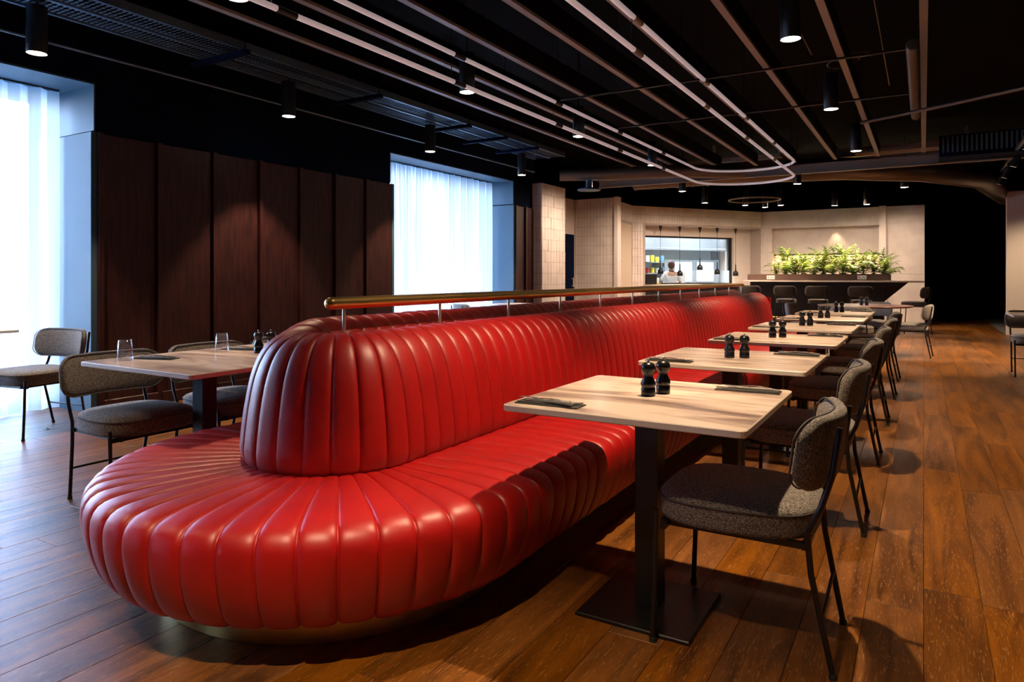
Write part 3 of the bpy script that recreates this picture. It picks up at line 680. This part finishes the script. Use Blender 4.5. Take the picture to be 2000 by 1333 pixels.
# ------------------------------------------------------------------ BAR STOOLS
st0 = empty('bar_stool'); tag(st0, 's', 'stool'); stu = []
sm = seat_mesh(); sm.v = [(x*.86, y*.86, z+.19) for x, y, z in sm.v]; sm.build('seat', M['shaded_fabric'], st0)
bm_ = back_mesh(); bm_.v = [(x*.9-.02, y*.9, z+.20) for x, y, z in bm_.v]; bm_.build('backrest', M['shaded_fabric'], st0)
for s_ in (-1, 1):
    mb = MB(); mb.tube([(.25, s_*.2, .0), (.18, s_*.185, .58), (.2, s_*.18, .7), (.245, s_*.17, .92)], .0095, 8); mb.build('leg', M['black'], st0)
    mb = MB(); mb.tube([(-.25, s_*.21, .0), (-.21, s_*.2, .60)], .0095, 8); mb.build('leg', M['black'], st0)
mb = MB(); mb.tube([(-.236, -.205, .24), (-.236, .205, .24), (.222, .19, .24), (.222, -.19, .24)], .007, 8, closed=True); mb.build('foot_ring', M['black'], st0)
mb = MB(); mb.box(-.2, .19, -.18, .18, .57, .588); mb.build('seat_frame', M['black'], st0)
for k, x in enumerate((-3.42, -2.66, -2.0, -1.15)):
    place(st0, stu, (x, 16.42, 0), R(-90), '%s tweed bar stool from the left, tucked under the bar' % ORD[k].capitalize(), 'bar stools along the bar')
place(st0, stu, (-.14, 15.9, 0), R(-12), 'dark bar stool at the right end of the bar, turned sideways', 'bar stools along the bar')

# ------------------------------------------------------------------ TABLEWARE
# pepper / salt mills
ml0 = empty('pepper_mill'); tag(ml0, 'm', 'pepper mill'); mu = []
mb = MB(); mb.lathe([(.0245, 0), (.0255, .003), (.0255, .028), (.0235, .030), (.0235, .033), (.0265, .036), (.0275, .043), (.0255, .050), (.019, .062), (.0165, .070), (.0175, .076)], 24); mb.build('mill_body', M['black_gloss'], ml0)
mb = MB(); mb.lathe([(.0175, .077), (.0215, .082), (.0255, .092), (.0265, .100), (.0235, .111), (.016, .118), (.005, .121)], 24); mb.build('mill_head', M['black_gloss'], ml0)
mb = MB(); mb.lathe([(.003, .120), (.003, .123), (.0055, .125), (.0055, .129), (.003, .131)], 12); mb.build('knob', M['knob'], ml0)
RM = [((-.852, 2.375), (-.822, 2.45)), ((-.88, 3.70), (-.81, 3.73)), ((-.91, 5.07), (-.85, 5.11)), ((-.91, 6.44), (-.85, 6.47)), ((-.91, 7.70), (-.85, 7.74)), ((-.9, 9.05), (-.84, 9.08))]
for k, pr_ in enumerate(RM):
    for j, (x, y) in enumerate(pr_):
        place(ml0, mu, (x, y, .75), 0, 'black turned %s mill of the pair on the %s table of the right row' % (('left', 'right')[j], ORD[k]), 'pepper and salt mills on the right-hand tables')
for k in range(9):
    y = 2.57+.80*k
    for j in range(2):
        place(ml0, mu, (-3.2+.055*j, y+.04*j, .75), 0, 'black %s mill of the pair on the %s table of the window-side row' % (('left', 'right')[j], ORD[k]), 'mills on the window-side tables')
for j in range(2): place(ml0, mu, (-.8+.07*j, 11.5, .75), 0, '%s black mill on the dark red round table' % ('left', 'right')[j], 'mills on the round table')
# tumblers
gl0 = None; gu = []
mb = MB(); mb.lathe([(.001, 0), (.030, 0), (.037, .004), (.0385, .018), (.035, .06), (.031, .105), (.0295, .1045), (.0335, .06), (.0365, .02), (.034, .012), (.001, .009)], 32, cap0=False, cap1=False)
gl0 = mb.build('drinking_glass', M['tumbler']); tag(gl0, 'g', 'glass')
def glass(x, y, label, g_=None): return place(gl0, gu, (x, y, .75), 0, label, g_)
for k in range(10):
    y = (1.99, 2.51, 3.22, 3.75, 4.4, 5.0, 5.7, 6.5, 7.2, 8.0)[k]
    glass(-3.5 if k != 1 else -3.44, y, 'clear stemless glass, %s from the camera along the window edge of the left tables' % ORD[k], 'glasses along the window side tables')
for k in range(9):
    y = 2.62+.79*k
    glass(-2.95, y, 'clear stemless glass, %s from the camera along the banquette edge of the left tables' % ORD[k], 'glasses along the banquette side of the left tables')
# napkins, knives, forks
np0 = None; nu = []; fu = []; ku = []
mb = MB(); mb.box(-.115, .115, -.038, .038, 0, .004, ch=.001); mb.box(-.11, .09, -.03, .036, .0045, .0075, ch=.001); np0 = mb.build('napkin', M['slate']); tag(np0, 'n', 'napkin')
mb = MB()   # fork along x, on napkin
def arc(p0, p1, h, n_=7): return [(p0[0]+(p1[0]-p0[0])*i/n_, p0[1]+(p1[1]-p0[1])*i/n_, p0[2]+h*math.sin(PI*i/n_)) for i in range(n_+1)]
def flat(mb, pts, ws, th=.0022):
    rows = []
    for (x, y, z), w_ in zip(pts, ws): rows.append([(x, y-w_, z-th/2), (x, y+w_, z-th/2), (x, y+w_, z+th/2), (x, y-w_, z+th/2)])
    mb.grid(rows, cv=True, smooth=False); mb.add(rows[0], [(0, 1, 2, 3)]); mb.add(rows[-1], [(3, 2, 1, 0)])
flat(mb, arc((-.1, 0, .002), (.045, 0, .003), .008), [.006, .005, .004, .003, .0028, .003, .006, .011])
flat(mb, [(.045, 0, .0032), (.058, 0, .001)], [.011, .012])
for j in range(4): flat(mb, arc((.058, -.0098+.0065*j, .001), (.1, -.0095+.0063*j, .006), -.002, 3), [.0018, .0018, .0015, .001])
fk0 = mb.build('fork', M['cutlery']); tag(fk0, 'f', 'fork')
mb = MB(); flat(mb, arc((-.11, 0, .002), (0, 0, .003), .003, 4), [.006, .0055, .005, .0045, .006]); flat(mb, [(0, 0, .003), (.02, .001, .003), (.08, .001, .002), (.1, -.003, .0018), (.108, -.006, .0016)], [.006, .009, .009, .006, .001], .0014)
kn0 = mb.build('knife', M['cutlery']); tag(kn0, 'k', 'knife')
def setting(x, y, rz, where, g_):
    place(np0, nu, (x, y, .75), rz, 'folded dark napkin '+where, 'napkins '+g_)
    c, s_ = math.cos(rz), math.sin(rz)
    place(fk0, fu, (x+.015*c, y+.015*s_, .760), rz+R(9), 'steel fork lying on the napkin '+where, 'forks '+g_)
    place(kn0, ku, (x-.01*c, y-.01*s_-.012, .764), rz-R(10), 'steel knife crossed over the napkin '+where, 'knives '+g_)
for k, y in enumerate(TY):
    setting(TX[k]-.255, y-.32, R(2), 'at the banquette side of the %s right-row table' % ORD[k], 'on the right-hand tables')
    setting(TX[k]+.255, y+.30, R(182), 'at the chair side of the %s right-row table' % ORD[k], 'on the right-hand tables')
for k, y in enumerate((1.99, 2.51, 3.22, 3.75, 4.4)):
    setting(-3.43, y+.12, R(20), 'beside the %s glass of the window-side tables' % ORD[k], 'on the left-hand tables')
setting(1.08, 9.6, R(90), 'on the far table at the right picture edge', 'on the right edge tables')
# paper scrap
mb = MB(); mb.add([(-.02, -.015, .001), (.02, -.012, .001), (.025, .012, .008), (-.01, .018, .002), (0, 0, .016)], [(0, 1, 4), (1, 2, 4), (2, 3, 4), (3, 0, 4), (3, 2, 1, 0)])
o = mb.build('paper_scrap', M['paper']); o.location = (-5.8, 2.69, .0); tag(o, 'tiny crumpled white paper scrap on the floor by the left chair', 'litter')

# ------------------------------------------------------------------ CURTAINS
def curtain(y0, y1, x, ztop, label, seed):
    r2_ = random.Random(seed); n_ = int((y1-y0)/.016); rows = []
    ph = 0; offs = []
    for i in range(n_+1):
        ph += .016*2*PI/.135*(1+.35*math.sin(i*.013+seed)); offs.append(ph)
    for i in range(n_+1):
        y = y0+(y1-y0)*i/n_; row = []
        for j in range(9):
            z = .015+(ztop-.015)*j/8; a = .034*(1-.25*j/8)+.01*math.sin(i*.03+j*.4)
            row.append((x+a*math.sin(offs[i]+.15*math.sin(j*.6+i*.02))+.012*math.sin(offs[i]*.37+1), y+.012*math.sin(offs[i]*2), z))
        rows.append(row)
    mb = MB(); mb.grid(rows); t_ = mb.build('curtain', M['sheer']); tag(t_, label, 'curtain'); 
    mb = MB(); mb.box(x-.03, x+.03, y0, y1, ztop-.004, ztop+.012); mb.build('curtain_track', M['reveal'], t_)
curtain(-.02, 3.16, -6.62, 2.825, 'white sheer curtain over the left foreground window', 1)
curtain(7.08, 10.2, -6.55, 2.825, 'white sheer curtain over the far left window', 2)
curtain(-7.2, -4.0, -6.90, 2.825, 'white sheer curtain over the window behind the camera', 3)

# ------------------------------------------------------------------ CEILING
# baffles
bf0 = empty('ceiling_baffle'); tag(bf0, 'b', 'baffle'); bu = []
mb = MB(); mb.box(-.022, .022, -1.5, 12.25, 3.10, 3.28); mb.build('baffle_body', M['ceil'], bf0)
mb = MB(); mb.box(-.027, .027, -1.5, 12.25, 3.075, 3.10); mb.build('baffle_edge', M['trim_grey'], bf0)
for y in range(0, 13, 3): mb = MB(); mb.tube([(0, y, 3.28), (0, y, CEIL)], .004, 6); mb.build('hanger', M['black'], bf0)
BXs = [0, -.614, -1.228, -1.842, -2.456, -3.07, -3.684, -4.3]
for k, x in enumerate(BXs): place(bf0, bu, (x, 0, 0), 0, 'long slim ceiling baffle with pale lower edge, %s from the right aisle' % ORD[k], 'parallel ceiling baffles')
# LED loops
def loop(z, label):
    cx, r_, yc = -2.39, .735, 10.85; pts = [(cx-r_, -1.5, z)]
    for k in range(1, 14): pts.append((cx-r_, -1.5+(yc+1.5)*k/14, z))
    for k in range(33): a = PI-PI*k/32; pts.append((cx+r_*math.cos(a), yc+r_*math.sin(a), z))
    for k in range(13, -1, -1): pts.append((cx+r_, -1.5+(yc+1.5)*k/14, z))
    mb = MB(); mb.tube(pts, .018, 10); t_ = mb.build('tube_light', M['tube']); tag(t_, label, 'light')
    for sx_ in (-1, 1):
        for y in (.8, 2.6, 4.3, 6.0, 7.6, 9.3, 10.6): mb = MB(); mb.tube([(cx+sx_*r_, y, z), (cx+sx_*r_, y, CEIL)], .003, 5); mb.build('suspension_wire', M['black'], t_)
    for sx_ in (-1, 1):
        for y in (2.7, 4.4, 6.1, 7.7, 9.3): mb = MB(); mb.tube([(cx+sx_*r_, y-.07, z), (cx+sx_*r_, y+.07, z)], .0215, 10); mb.build('connector', M['black'] if sx_ < 0 else M['trim_grey'], t_)
loop(2.69, 'lower pinkish white tube light bent into a long hairpin loop'); loop(2.905, 'upper pinkish white tube light loop above the lower one')
# ring light
mb = MB(); mb.tube([(-2.85+.48*math.cos(2*PI*k/48), 14.0+.48*math.sin(2*PI*k/48), 2.68) for k in range(48)], .016, 8, closed=True)
t_ = mb.build('ring_light', M['trim_grey']); tag(t_, 'thin unlit ring light hanging in front of the kitchen wall', 'light')
for k in range(3): a = 2*PI*k/3; mb = MB(); mb.tube([(-2.85+.48*math.cos(a), 14+.48*math.sin(a), 2.68), (-2.85, 14, CEIL)], .003, 5); mb.build('suspension_wire', M['black'], t_)
# cross beams
for k, (y, z, x0, x1) in enumerate(((12.75, 2.95, -5.6, 5.75), (14.6, 3.35, -6.5, 5.75), (13.75, 3.33, -6.5, 5.75))):
    mb = MB(); mb.box(x0, x1, y-.05, y+.05, z, z+.02); mb.box(x0, x1, y-.05, y+.05, z+.14, z+.16); mb.box(x0, x1, y-.008, y+.008, z+.02, z+.14)
    o = mb.build('ceiling_beam', M['trim_grey']); tag(o, 'brownish cross beam under the dark ceiling, %s beyond the baffles' % ORD[k], 'beam', 'cross beams beyond the baffles')
# big duct
mb = MB(); pts = [(-5.0, 13.15, 3.12), (-3, 13.2, 3.12), (-1.2, 13.4, 3.08), (.0, 13.9, 3.02), (.9, 15.2, 2.98), (1.5, 18, 2.9)]
mb.tube(pts, .2, 20); o = mb.build('air_duct', M['duct']); tag(o, 'large round brown metal duct curving across the far ceiling', 'duct')
for k in range(7): q0 = Vector(pts[0]).lerp(Vector(pts[1]), k/7); q1 = q0+Vector((.03, .003, 0)); mb = MB(); mb.tube([q0, q1], .21, 20); mb.build('duct_rib', M['duct'], o)
mb = MB(); prof = []; 
pts = [(-.075, 6.2+.028*k, 2.99) for k in range(100)]
mb.tube(pts, [.040+.010*(k % 2) for k in range(100)], 14); o = mb.build('flexible_duct', M['duct']); tag(o, 'ribbed flexible duct running beside the rightmost baffle', 'duct')
mb = MB(); mb.tube([(-.6, 8.6, 2.9), (.1, 8.2, 2.9), (1.2, 7.5, 2.9), (3, 6.5, 2.9)], .02, 8); o = mb.build('conduit_pipe', M['duct']); tag(o, 'thin brown conduit slanting across the right ceiling', 'pipe')
mb = MB(); mb.tube([(.1, 4.6, 3.2), (.8, 4.5, 3.2), (1.4, 4.2, 3.25), (1.7, 3.6, 3.4)], .008, 6); o = mb.build('ceiling_cable', M['duct']); tag(o, 'thin cable curving below the right ceiling', 'cable')
# ventilation unit and pipes far right
mb = MB(); mb.box(.2, 1.3, 12.2, 12.8, 2.98, 3.02); mb.box(.2, 1.3, 12.2, 12.24, 3.02, 3.3); o = mb.build('ventilation_grille', M['navy']); tag(o, 'dark slotted ventilation grille under the right ceiling', 'vent')
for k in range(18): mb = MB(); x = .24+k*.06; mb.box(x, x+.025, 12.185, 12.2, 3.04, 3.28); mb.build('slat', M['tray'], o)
mb = MB(); mb.tube([(-5.4, 10.6, 2.94), (-4.6, 11.0, 2.94), (-3.6, 11.2, 2.94), (-2.6, 11.9, 2.94)], .11, 16); o = mb.build('air_duct', M['duct']); tag(o, 'round dark duct above the far window and tiled column', 'duct')
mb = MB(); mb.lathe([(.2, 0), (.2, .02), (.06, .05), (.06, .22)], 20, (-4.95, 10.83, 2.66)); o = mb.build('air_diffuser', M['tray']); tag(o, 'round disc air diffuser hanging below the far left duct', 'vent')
# cable tray by the window wall
tr = empty('cable_tray'); tag(tr, 'perforated metal cable tray running along the window wall', 'tray')
mb = MB()
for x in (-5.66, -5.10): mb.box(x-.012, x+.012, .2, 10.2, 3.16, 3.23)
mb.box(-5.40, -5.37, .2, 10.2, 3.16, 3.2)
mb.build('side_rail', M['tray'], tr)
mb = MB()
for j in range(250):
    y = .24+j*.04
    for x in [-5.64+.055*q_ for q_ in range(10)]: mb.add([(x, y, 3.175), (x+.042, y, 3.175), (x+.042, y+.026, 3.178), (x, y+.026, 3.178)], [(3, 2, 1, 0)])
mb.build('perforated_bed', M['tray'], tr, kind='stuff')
for y in (1.2, 3.9, 5.6, 7.3, 8.2, 9.1): mb = MB(); mb.box(-5.75, -5.0, y-.03, y+.03, 3.10, 3.14); mb.tube([(-5.72, y, 3.12), (-5.72, y, CEIL)], .005, 6); mb.tube([(-5.03, y, 3.12), (-5.03, y, CEIL)], .005, 6); mb.build('support_bracket', M['navy'], tr)
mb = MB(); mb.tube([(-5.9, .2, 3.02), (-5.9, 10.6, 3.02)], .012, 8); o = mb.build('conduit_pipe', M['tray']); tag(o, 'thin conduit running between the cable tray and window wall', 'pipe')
# downlights
dl0 = empty('downlight'); tag(dl0, 'd', 'light'); du = []
mb = MB(); mb.lathe([(.066, .0), (.068, .004), (.068, .34), (.064, .345)], 24, cap0=False); mb.lathe([(.060, .02), (.066, .0)], 24, cap0=False, cap1=False); mb.build('housing', M['black'], dl0)
mb = MB(); mb.lathe([(.0605, .002), (.0605, .008)], 24); mb.build('lamp_lens', M['lens'], dl0)
mb = MB(); mb.tube([(0, 0, .34), (0, 0, .95)], .006, 6); mb.build('suspension_rod', M['black'], dl0)
def spot(loc, W, ang=84, blend=.6, col=WARM, rot=(0, 0, 0), r_=.03):
    l_ = bpy.data.lights.new('spot_beam', 'SPOT'); l_.energy = W*SPOT; l_.spot_size = R(ang); l_.spot_blend = blend; l_.color = col; l_.shadow_soft_size = r_
    o_ = bpy.data.objects.new('spot_beam', l_); o_.location = loc; o_.rotation_euler = rot; COL.objects.link(o_); return o_
DL = [(-5.53, 2.5, 230, 'nearest the left window'), (-5.52, 4.8, 230, 'in front of the walnut panels'), (-5.5, 7.1, 230, 'left of the far window'), (-5.52, 9.5, 230, 'right of the far window'),
      (-3.43, 2.6, 200, 'at the top edge above the banquette end'), (-3.45, 4.98, 200, 'beside the tube lights, large'), (-3.43, 7.22, 200, 'between the tube lights, middle distance'), (-3.4, 9.65, 180, 'near the far bend of the tube lights'),
      (-.78, 5.0, 420, 'largest on the right half of the ceiling'), (-.77, 7.3, 420, 'second on the right half of the ceiling'), (-.75, 9.9, 380, 'third on the right half of the ceiling'),
      (-1.9, 12.9, 200, 'just beyond the bend of the tube lights'), (-3.95, 12.9, 200, 'left beyond the tube lights'), (-4.15, 15.2, 180, 'hanging before the kitchen door'),
      (-3.5, 16.2, 150, 'hanging before the kitchen window'), (-3.2, 16.9, 150, 'left of the fern niche'), (-2.8, 16.6, 150, 'over the left end of the planter'), (-1.75, 17.3, 150, 'over the middle of the planter'), (-1.1, 17.4, 150, 'over the right end of the planter'),
      (-.3, 14.4, 150, 'in front of the right end of the bar')]
for x, y, W, lb in DL:
    place(dl0, du, (x, y, 2.8), 0, 'black cylinder downlight '+lb, 'cylinder downlights')
    spot((x, y, 2.80), W*1.1, 74, .35) if x < -5 else spot((x, y, 2.80), W)
# lamps of the same rows that hang just out of frame, over and behind the camera
for x, y, W in ((-.78, 2.68, 420), (-.78, .4, 380), (-3.43, .3, 200), (1.9, 2.7, 260), (1.9, 5.0, 260), (1.9, 7.3, 260), (1.6, 12.0, 300)):
    place(dl0, du, (x, y, 2.8), 0, 'black cylinder downlight of the rows outside the frame', 'downlights outside the frame')
    spot((x, y, 2.80), W)
for x, y, W, an in ((-5.0, 11.4, 90, 150), (-4.6, 13.2, 120, 150), (-4.3, 15.6, 150, 150), (-3.0, 17.0, 130, 150), (-1.3, 17.3, 130, 150), (-.35, 18.0, 32, 150)):  # added wide spots without fittings, to brighten the far walls
    spot((x, y, 2.86), W*1.7, 176, 1, (1, .74, .55), r_=.1)
# track spots right
tk = MB(); tk.box(1.13, 1.17, 9.5, 14.5, 2.99, 3.03); tk = tk.build('track_rail', M['black']); tag(tk, 'black lighting track at the upper right edge', 'track')
for k, (x, y, W) in enumerate(((1.15, 10.6, 300), (1.15, 12.1, 420), (1.15, 13.4, 300), (1.15, 14.3, 0))):
    t_ = empty('track_spotlight', (x, y, 2.99)); tag(t_, 'small black track spotlight, %s from the camera at upper right' % ORD[k], 'light', 'spotlights on the right track')
    ax = Vector((-.35, .1, -.9)).normalized(); q0 = Vector((0, 0, -.1))
    mb = MB(); mb.tube([q0-ax*.02, q0+ax*.15], .045, 16, cap=False); mb.tube([q0-ax*.03, q0-ax*.02], [.01, .045], 16); mb.build('housing', M['black'], t_)
    mb = MB(); mb.tube([q0+ax*.140, q0+ax*.145], .043, 16); mb.build('lamp_lens', M['lens'], t_)
    mb = MB(); mb.tube([(0, 0, 0), tuple(q0)], .008, 8); mb.build('bracket', M['black'], t_)
    if W:
        o = spot((x, y, 2.89), W, 60); o.location = Vector((x, y, 2.89))+ax*.16; o.rotation_euler = ax.to_track_quat('-Z', 'Y').to_euler()
o = spot((2.0, 14.6, 2.7), 190, 70, .8); o.rotation_euler = (R(48), 0, 0)  # added spot off the track, no fitting, brightens the right pier
for k, (x, y0, y1) in enumerate(((-.93, 2.5, 7.2), (-.33, 3.0, 8.8))):
    mb = MB(); mb.tube([(x, y0, 3.33), (x, y1, 3.33)], .008, 6); o = mb.build('conduit_pipe', M['duct']); tag(o, '%s thin brown conduit running between the right ceiling baffles' % ('left', 'right')[k], 'pipe')
for k, y in enumerate((6.5, 8.1)):
    mb = MB(); mb.tube([(-3.3, y, 3.05), (-.1, y, 3.05)], .012, 6); o = mb.build('cross_rod', M['black']); tag(o, 'black rod crossing under the ceiling baffles, %s from the camera' % ORD[k], 'rod')
mb = MB(); pts = [(-.72+.12*math.cos(2*PI*k/20)+.004*k, 7.25+.12*math.sin(2*PI*k/20), 3.2+.002*k) for k in range(52)]
mb.tube(pts, .006, 5); o = mb.build('cable_coil', M['duct']); tag(o, 'small coil of cable hanging between the right baffles', 'cable')
for k, (x, y, z, w_) in enumerate(((-1.0, 12.9, 3.25, 1.6), (.6, 13.2, 3.2, .9), (-3.4, 13.0, 3.34, 1.2), (1.9, 12.9, 3.2, 1.3))):
    mb = MB(); mb.box(x, x+w_, y, y+.3, z, z+.05); mb.box(x, x+.04, y, y+.3, z+.05, z+.3); mb.box(x+w_-.04, x+w_, y, y+.3, z+.05, z+.3); o = mb.build('ceiling_bracket', M['trim_grey'], bevel=.004); tag(o, 'brown metal bracket under the far ceiling, %s' % ('right of centre', 'beside the grille', 'left of the duct', 'at the right edge')[k], 'bracket')
# heat lamps over the pass
for k, (s_, zb) in enumerate(((.92, 1.24), (1.51, 1.19), (2.14, 1.34), (2.70, 1.23), (3.31, 1.19))):
    t_ = empty('heat_lamp', K(s_, .12, 0)); tag(t_, 'black heat lamp on a cord over the pass, %s from the left' % ORD[k], 'lamp', 'heat lamps over the kitchen pass')
    mb = MB(); mb.lathe([(.07, zb), (.075, zb+.01), (.068, zb+.09), (.045, zb+.12), (.02, zb+.14)], 20, cap0=False); mb.build('lamp_shade', M['black_gloss'], t_)
    mb = MB(); mb.lathe([(.018, zb+.14), (.014, zb+.30), (.005, zb+.31)], 12); mb.build('lamp_holder', M['black'], t_)
    mb = MB(); mb.tube([(0, 0, zb+.3), (0, 0, 2.3)], .005, 6); mb.build('cord', M['black'], t_)
    mb = MB(); mb.lathe([(.005, 2.28), (.035, 2.38), (.045, 2.43)], 16); mb.build('ceiling_rose', M['black'], t_)
    mb = MB(); mb.lathe([(.04, zb+.02), (.04, zb+.03)], 12); mb.build('bulb', M['lens'], t_)
# kitchen / niche lights
def pt(loc, W, col, r_=.05):
    l_ = bpy.data.lights.new('lamp_glow', 'POINT'); l_.energy = W; l_.color = col; l_.shadow_soft_size = r_; o_ = bpy.data.objects.new('lamp_glow', l_); o_.location = loc; COL.objects.link(o_)
for s_ in (1.9, 3.6, 5.3):
    l_ = bpy.data.lights.new('kitchen_panel_glow', 'AREA'); l_.shape = 'RECTANGLE'; l_.size = 1.0; l_.size_y = .4; l_.energy = 80; l_.color = (.9, .97, 1); o_ = bpy.data.objects.new('kitchen_panel_glow', l_); o_.location = K(s_, 1.5, 2.65); COL.objects.link(o_)
for s_ in (.92, 2.14, 3.31): spot(tuple(K(s_, .12, 1.30)), 14, 120)
for x_ in (-2.9, -2.3, -1.7, -1.1):  # extra spots with no lamp bodies, added to light the ferns
    o = spot((x_, 16.5, 2.75), 42, 60, .6, (1, .82, .55)); o.rotation_euler = (R(23), 0, 0)
spot((-2.5, 18.9, 2.4), 10, 70); spot((-1.9, 19.12, 2.42), 14, 80)

# ------------------------------------------------------------------ FERNS
def frond_mesh():
    mb = MB(); n_ = 11
    for i in range(n_):
        t_ = i/(n_-1); x = t_*.30; z = .20*math.sin(t_*PI*.62); wv = .105*(math.sin(PI*min(1, .12+t_*.93))**.7)*(1-t_*.45)
        for s_ in (-1, 1):
            mb.add([(x, 0, z), (x+.014, s_*wv*.5, z+.006), (x+.035, s_*wv, z-.012), (x+.024, s_*wv*.5, z+.0), (x+.022, 0, z)], [(0, 1, 3, 4), (1, 2, 3)], True)
    mb.tube([(t_*.3, 0, .20*math.sin(t_*PI*.62)-.002) for t_ in [k/6 for k in range(7)]], .0025, 4)
    return mb.mesh('frond', M['leaf'])
fm = frond_mesh()
for k in range(12):
    x = -3.0+k*.205; big = 1.15+.35*rnd.random() if 1 <= k else .6
    t_ = empty('fern', (x, 17.2+rnd.uniform(-.04, .04), 1.22)); tag(t_, 'leafy green fern in the brown planter, %s from the left' % ORD[k], 'plant', 'ferns in the bar planter')
    for j in range(24):
        o = bpy.data.objects.new('frond', fm); COL.objects.link(o); o.parent = t_
        o.rotation_euler = (rnd.uniform(-.3, .3), rnd.uniform(-.95, .35), 2*PI*j/24+rnd.uniform(-.2, .2)); sc_ = big*rnd.uniform(.9, 1.45); o.scale = (sc_, sc_, sc_)
t_ = empty('fern', (-.72, 17.1, 1.2)); tag(t_, 'trailing fern drooping over the right end of the brown planter', 'plant', 'ferns in the bar planter')
for j in range(7):
    o = bpy.data.objects.new('frond', fm); COL.objects.link(o); o.parent = t_; o.rotation_euler = (0, rnd.uniform(.1, .5), R(-60+20*j)); o.scale = (1.1, 1.1, 1.1)

# ------------------------------------------------------------------ COOK
pr0 = empty('person', K(1.88, .95, .012)); tag(pr0, 'person in white shirt with short auburn hair working behind the kitchen pass', 'person')
pr0.rotation_euler = (0, 0, math.atan2(e12.y, e12.x)+R(150))
J = {'pel': (0, 0, .86, .13), 'wai': (0, 0, .98, .12), 'che': (0, .04, 1.14, .14), 'nb': (0, .07, 1.28, .06), 'hd': (0.01, .10, 1.36, .055),
     'sl': (-.16, .04, 1.23, .055), 'el': (-.24, .0, 1.02, .042), 'wl': (-.16, -.18, .98, .03), 'sr': (.16, .06, 1.23, .055), 'er': (.26, .05, 1.03, .042), 'wr': (.2, -.15, .98, .03),
     'hl': (-.09, 0, .82, .085), 'kl': (-.1, -.02, .46, .06), 'al': (-.1, .02, .08, .04), 'fl': (-.1, -.12, .035, .035), 'hr': (.09, 0, .82, .085), 'kr': (.1, -.02, .46, .06), 'ar': (.1, .02, .08, .04), 'fr': (.1, -.12, .035, .035)}
E_ = [('pel', 'wai'), ('wai', 'che'), ('che', 'nb'), ('nb', 'hd'), ('che', 'sl'), ('sl', 'el'), ('el', 'wl'), ('che', 'sr'), ('sr', 'er'), ('er', 'wr'), ('pel', 'hl'), ('hl', 'kl'), ('kl', 'al'), ('al', 'fl'), ('pel', 'hr'), ('hr', 'kr'), ('kr', 'ar'), ('ar', 'fr')]
def skinned(name, J, E_, m_, parent, sub=2):
    ks = list(J); me = bpy.data.meshes.new(name); me.from_pydata([J[k][:3] for k in ks], [(ks.index(a), ks.index(b_)) for a, b_ in E_], [])
    o_ = bpy.data.objects.new(name, me); COL.objects.link(o_); o_.parent = parent
    sk = o_.modifiers.new('skin', 'SKIN'); o_.modifiers.new('sub', 'SUBSURF').levels = sub; o_.modifiers['sub'].render_levels = sub
    if not me.skin_vertices:
        bm2 = bmesh.new(); bm2.from_mesh(me); bm2.verts.layers.skin.verify(); bm2.to_mesh(me); bm2.free()
    for i, k in enumerate(ks): me.skin_vertices[0].data[i].radius = (J[k][3], J[k][3]); me.skin_vertices[0].data[i].use_root = (i == 0)
    me.materials.append(m_); return o_
body = skinned('body', J, E_, M['skin'], pr0)
skinned('shirt', {k: (*J[k][:3], J[k][3]+.016) for k in ('pel', 'wai', 'che', 'sl', 'sr', 'el', 'er')}, [('pel', 'wai'), ('wai', 'che'), ('che', 'sl'), ('che', 'sr'), ('sl', 'el'), ('sr', 'er')], M['shirt'], pr0)
skinned('trousers', {k: (*J[k][:3], J[k][3]+.012) for k in ('pel', 'hl', 'kl', 'al', 'hr', 'kr', 'ar')}, [('pel', 'hl'), ('hl', 'kl'), ('kl', 'al'), ('pel', 'hr'), ('hr', 'kr'), ('kr', 'ar')], M['trouser'], pr0)
def ell(name, c, rx, ry, rz_, m_, parent, cut=None):
    mb = MB(); rows = []
    for i in range(13):
        a = -PI/2+PI*i/12
        rows.append([(c[0]+rx*math.cos(a)*math.cos(2*PI*j/20), c[1]+ry*math.cos(a)*math.sin(2*PI*j/20), c[2]+rz_*math.sin(a)) for j in range(20)])
    mb.grid(rows, cv=True); return mb.build(name, m_, parent)
hd = ell('head', (.01, .08, 1.44), .072, .092, .108, M['skin'], pr0)
ell('hair', (.01, .105, 1.465), .092, .10, .112, M['hair'], pr0); ell('nose', (.01, -.015, 1.43), .012, .016, .018, M['skin'], hd)
for s_ in (-1, 1):
    ell('ear', (.01+s_*.074, .085, 1.435), .012, .02, .028, M['skin'], hd); ell('eye', (.01+s_*.028, -.002, 1.45), .011, .008, .008, M['paper'], hd)
    hx = -.16 if s_ < 0 else .2; hy = -.18 if s_ < 0 else -.15
    HJ = {'w': (hx, hy, .98, .026), 'p': (hx, hy-.06, .965, .030)}; HE = [('w', 'p')]
    for f in range(4):
        HJ['a%d' % f] = (hx-.027+.018*f, hy-.10, .958, .010); HJ['b%d' % f] = (hx-.027+.018*f, hy-.135+(.008 if f in (0, 3) else 0), .94, .009); HE += [('p', 'a%d' % f), ('a%d' % f, 'b%d' % f)]
    HJ['t'] = (hx-s_*.045, hy-.07, .95, .010); HE.append(('w', 't'))
    skinned('hand', HJ, HE, M['skin'], pr0, 1)
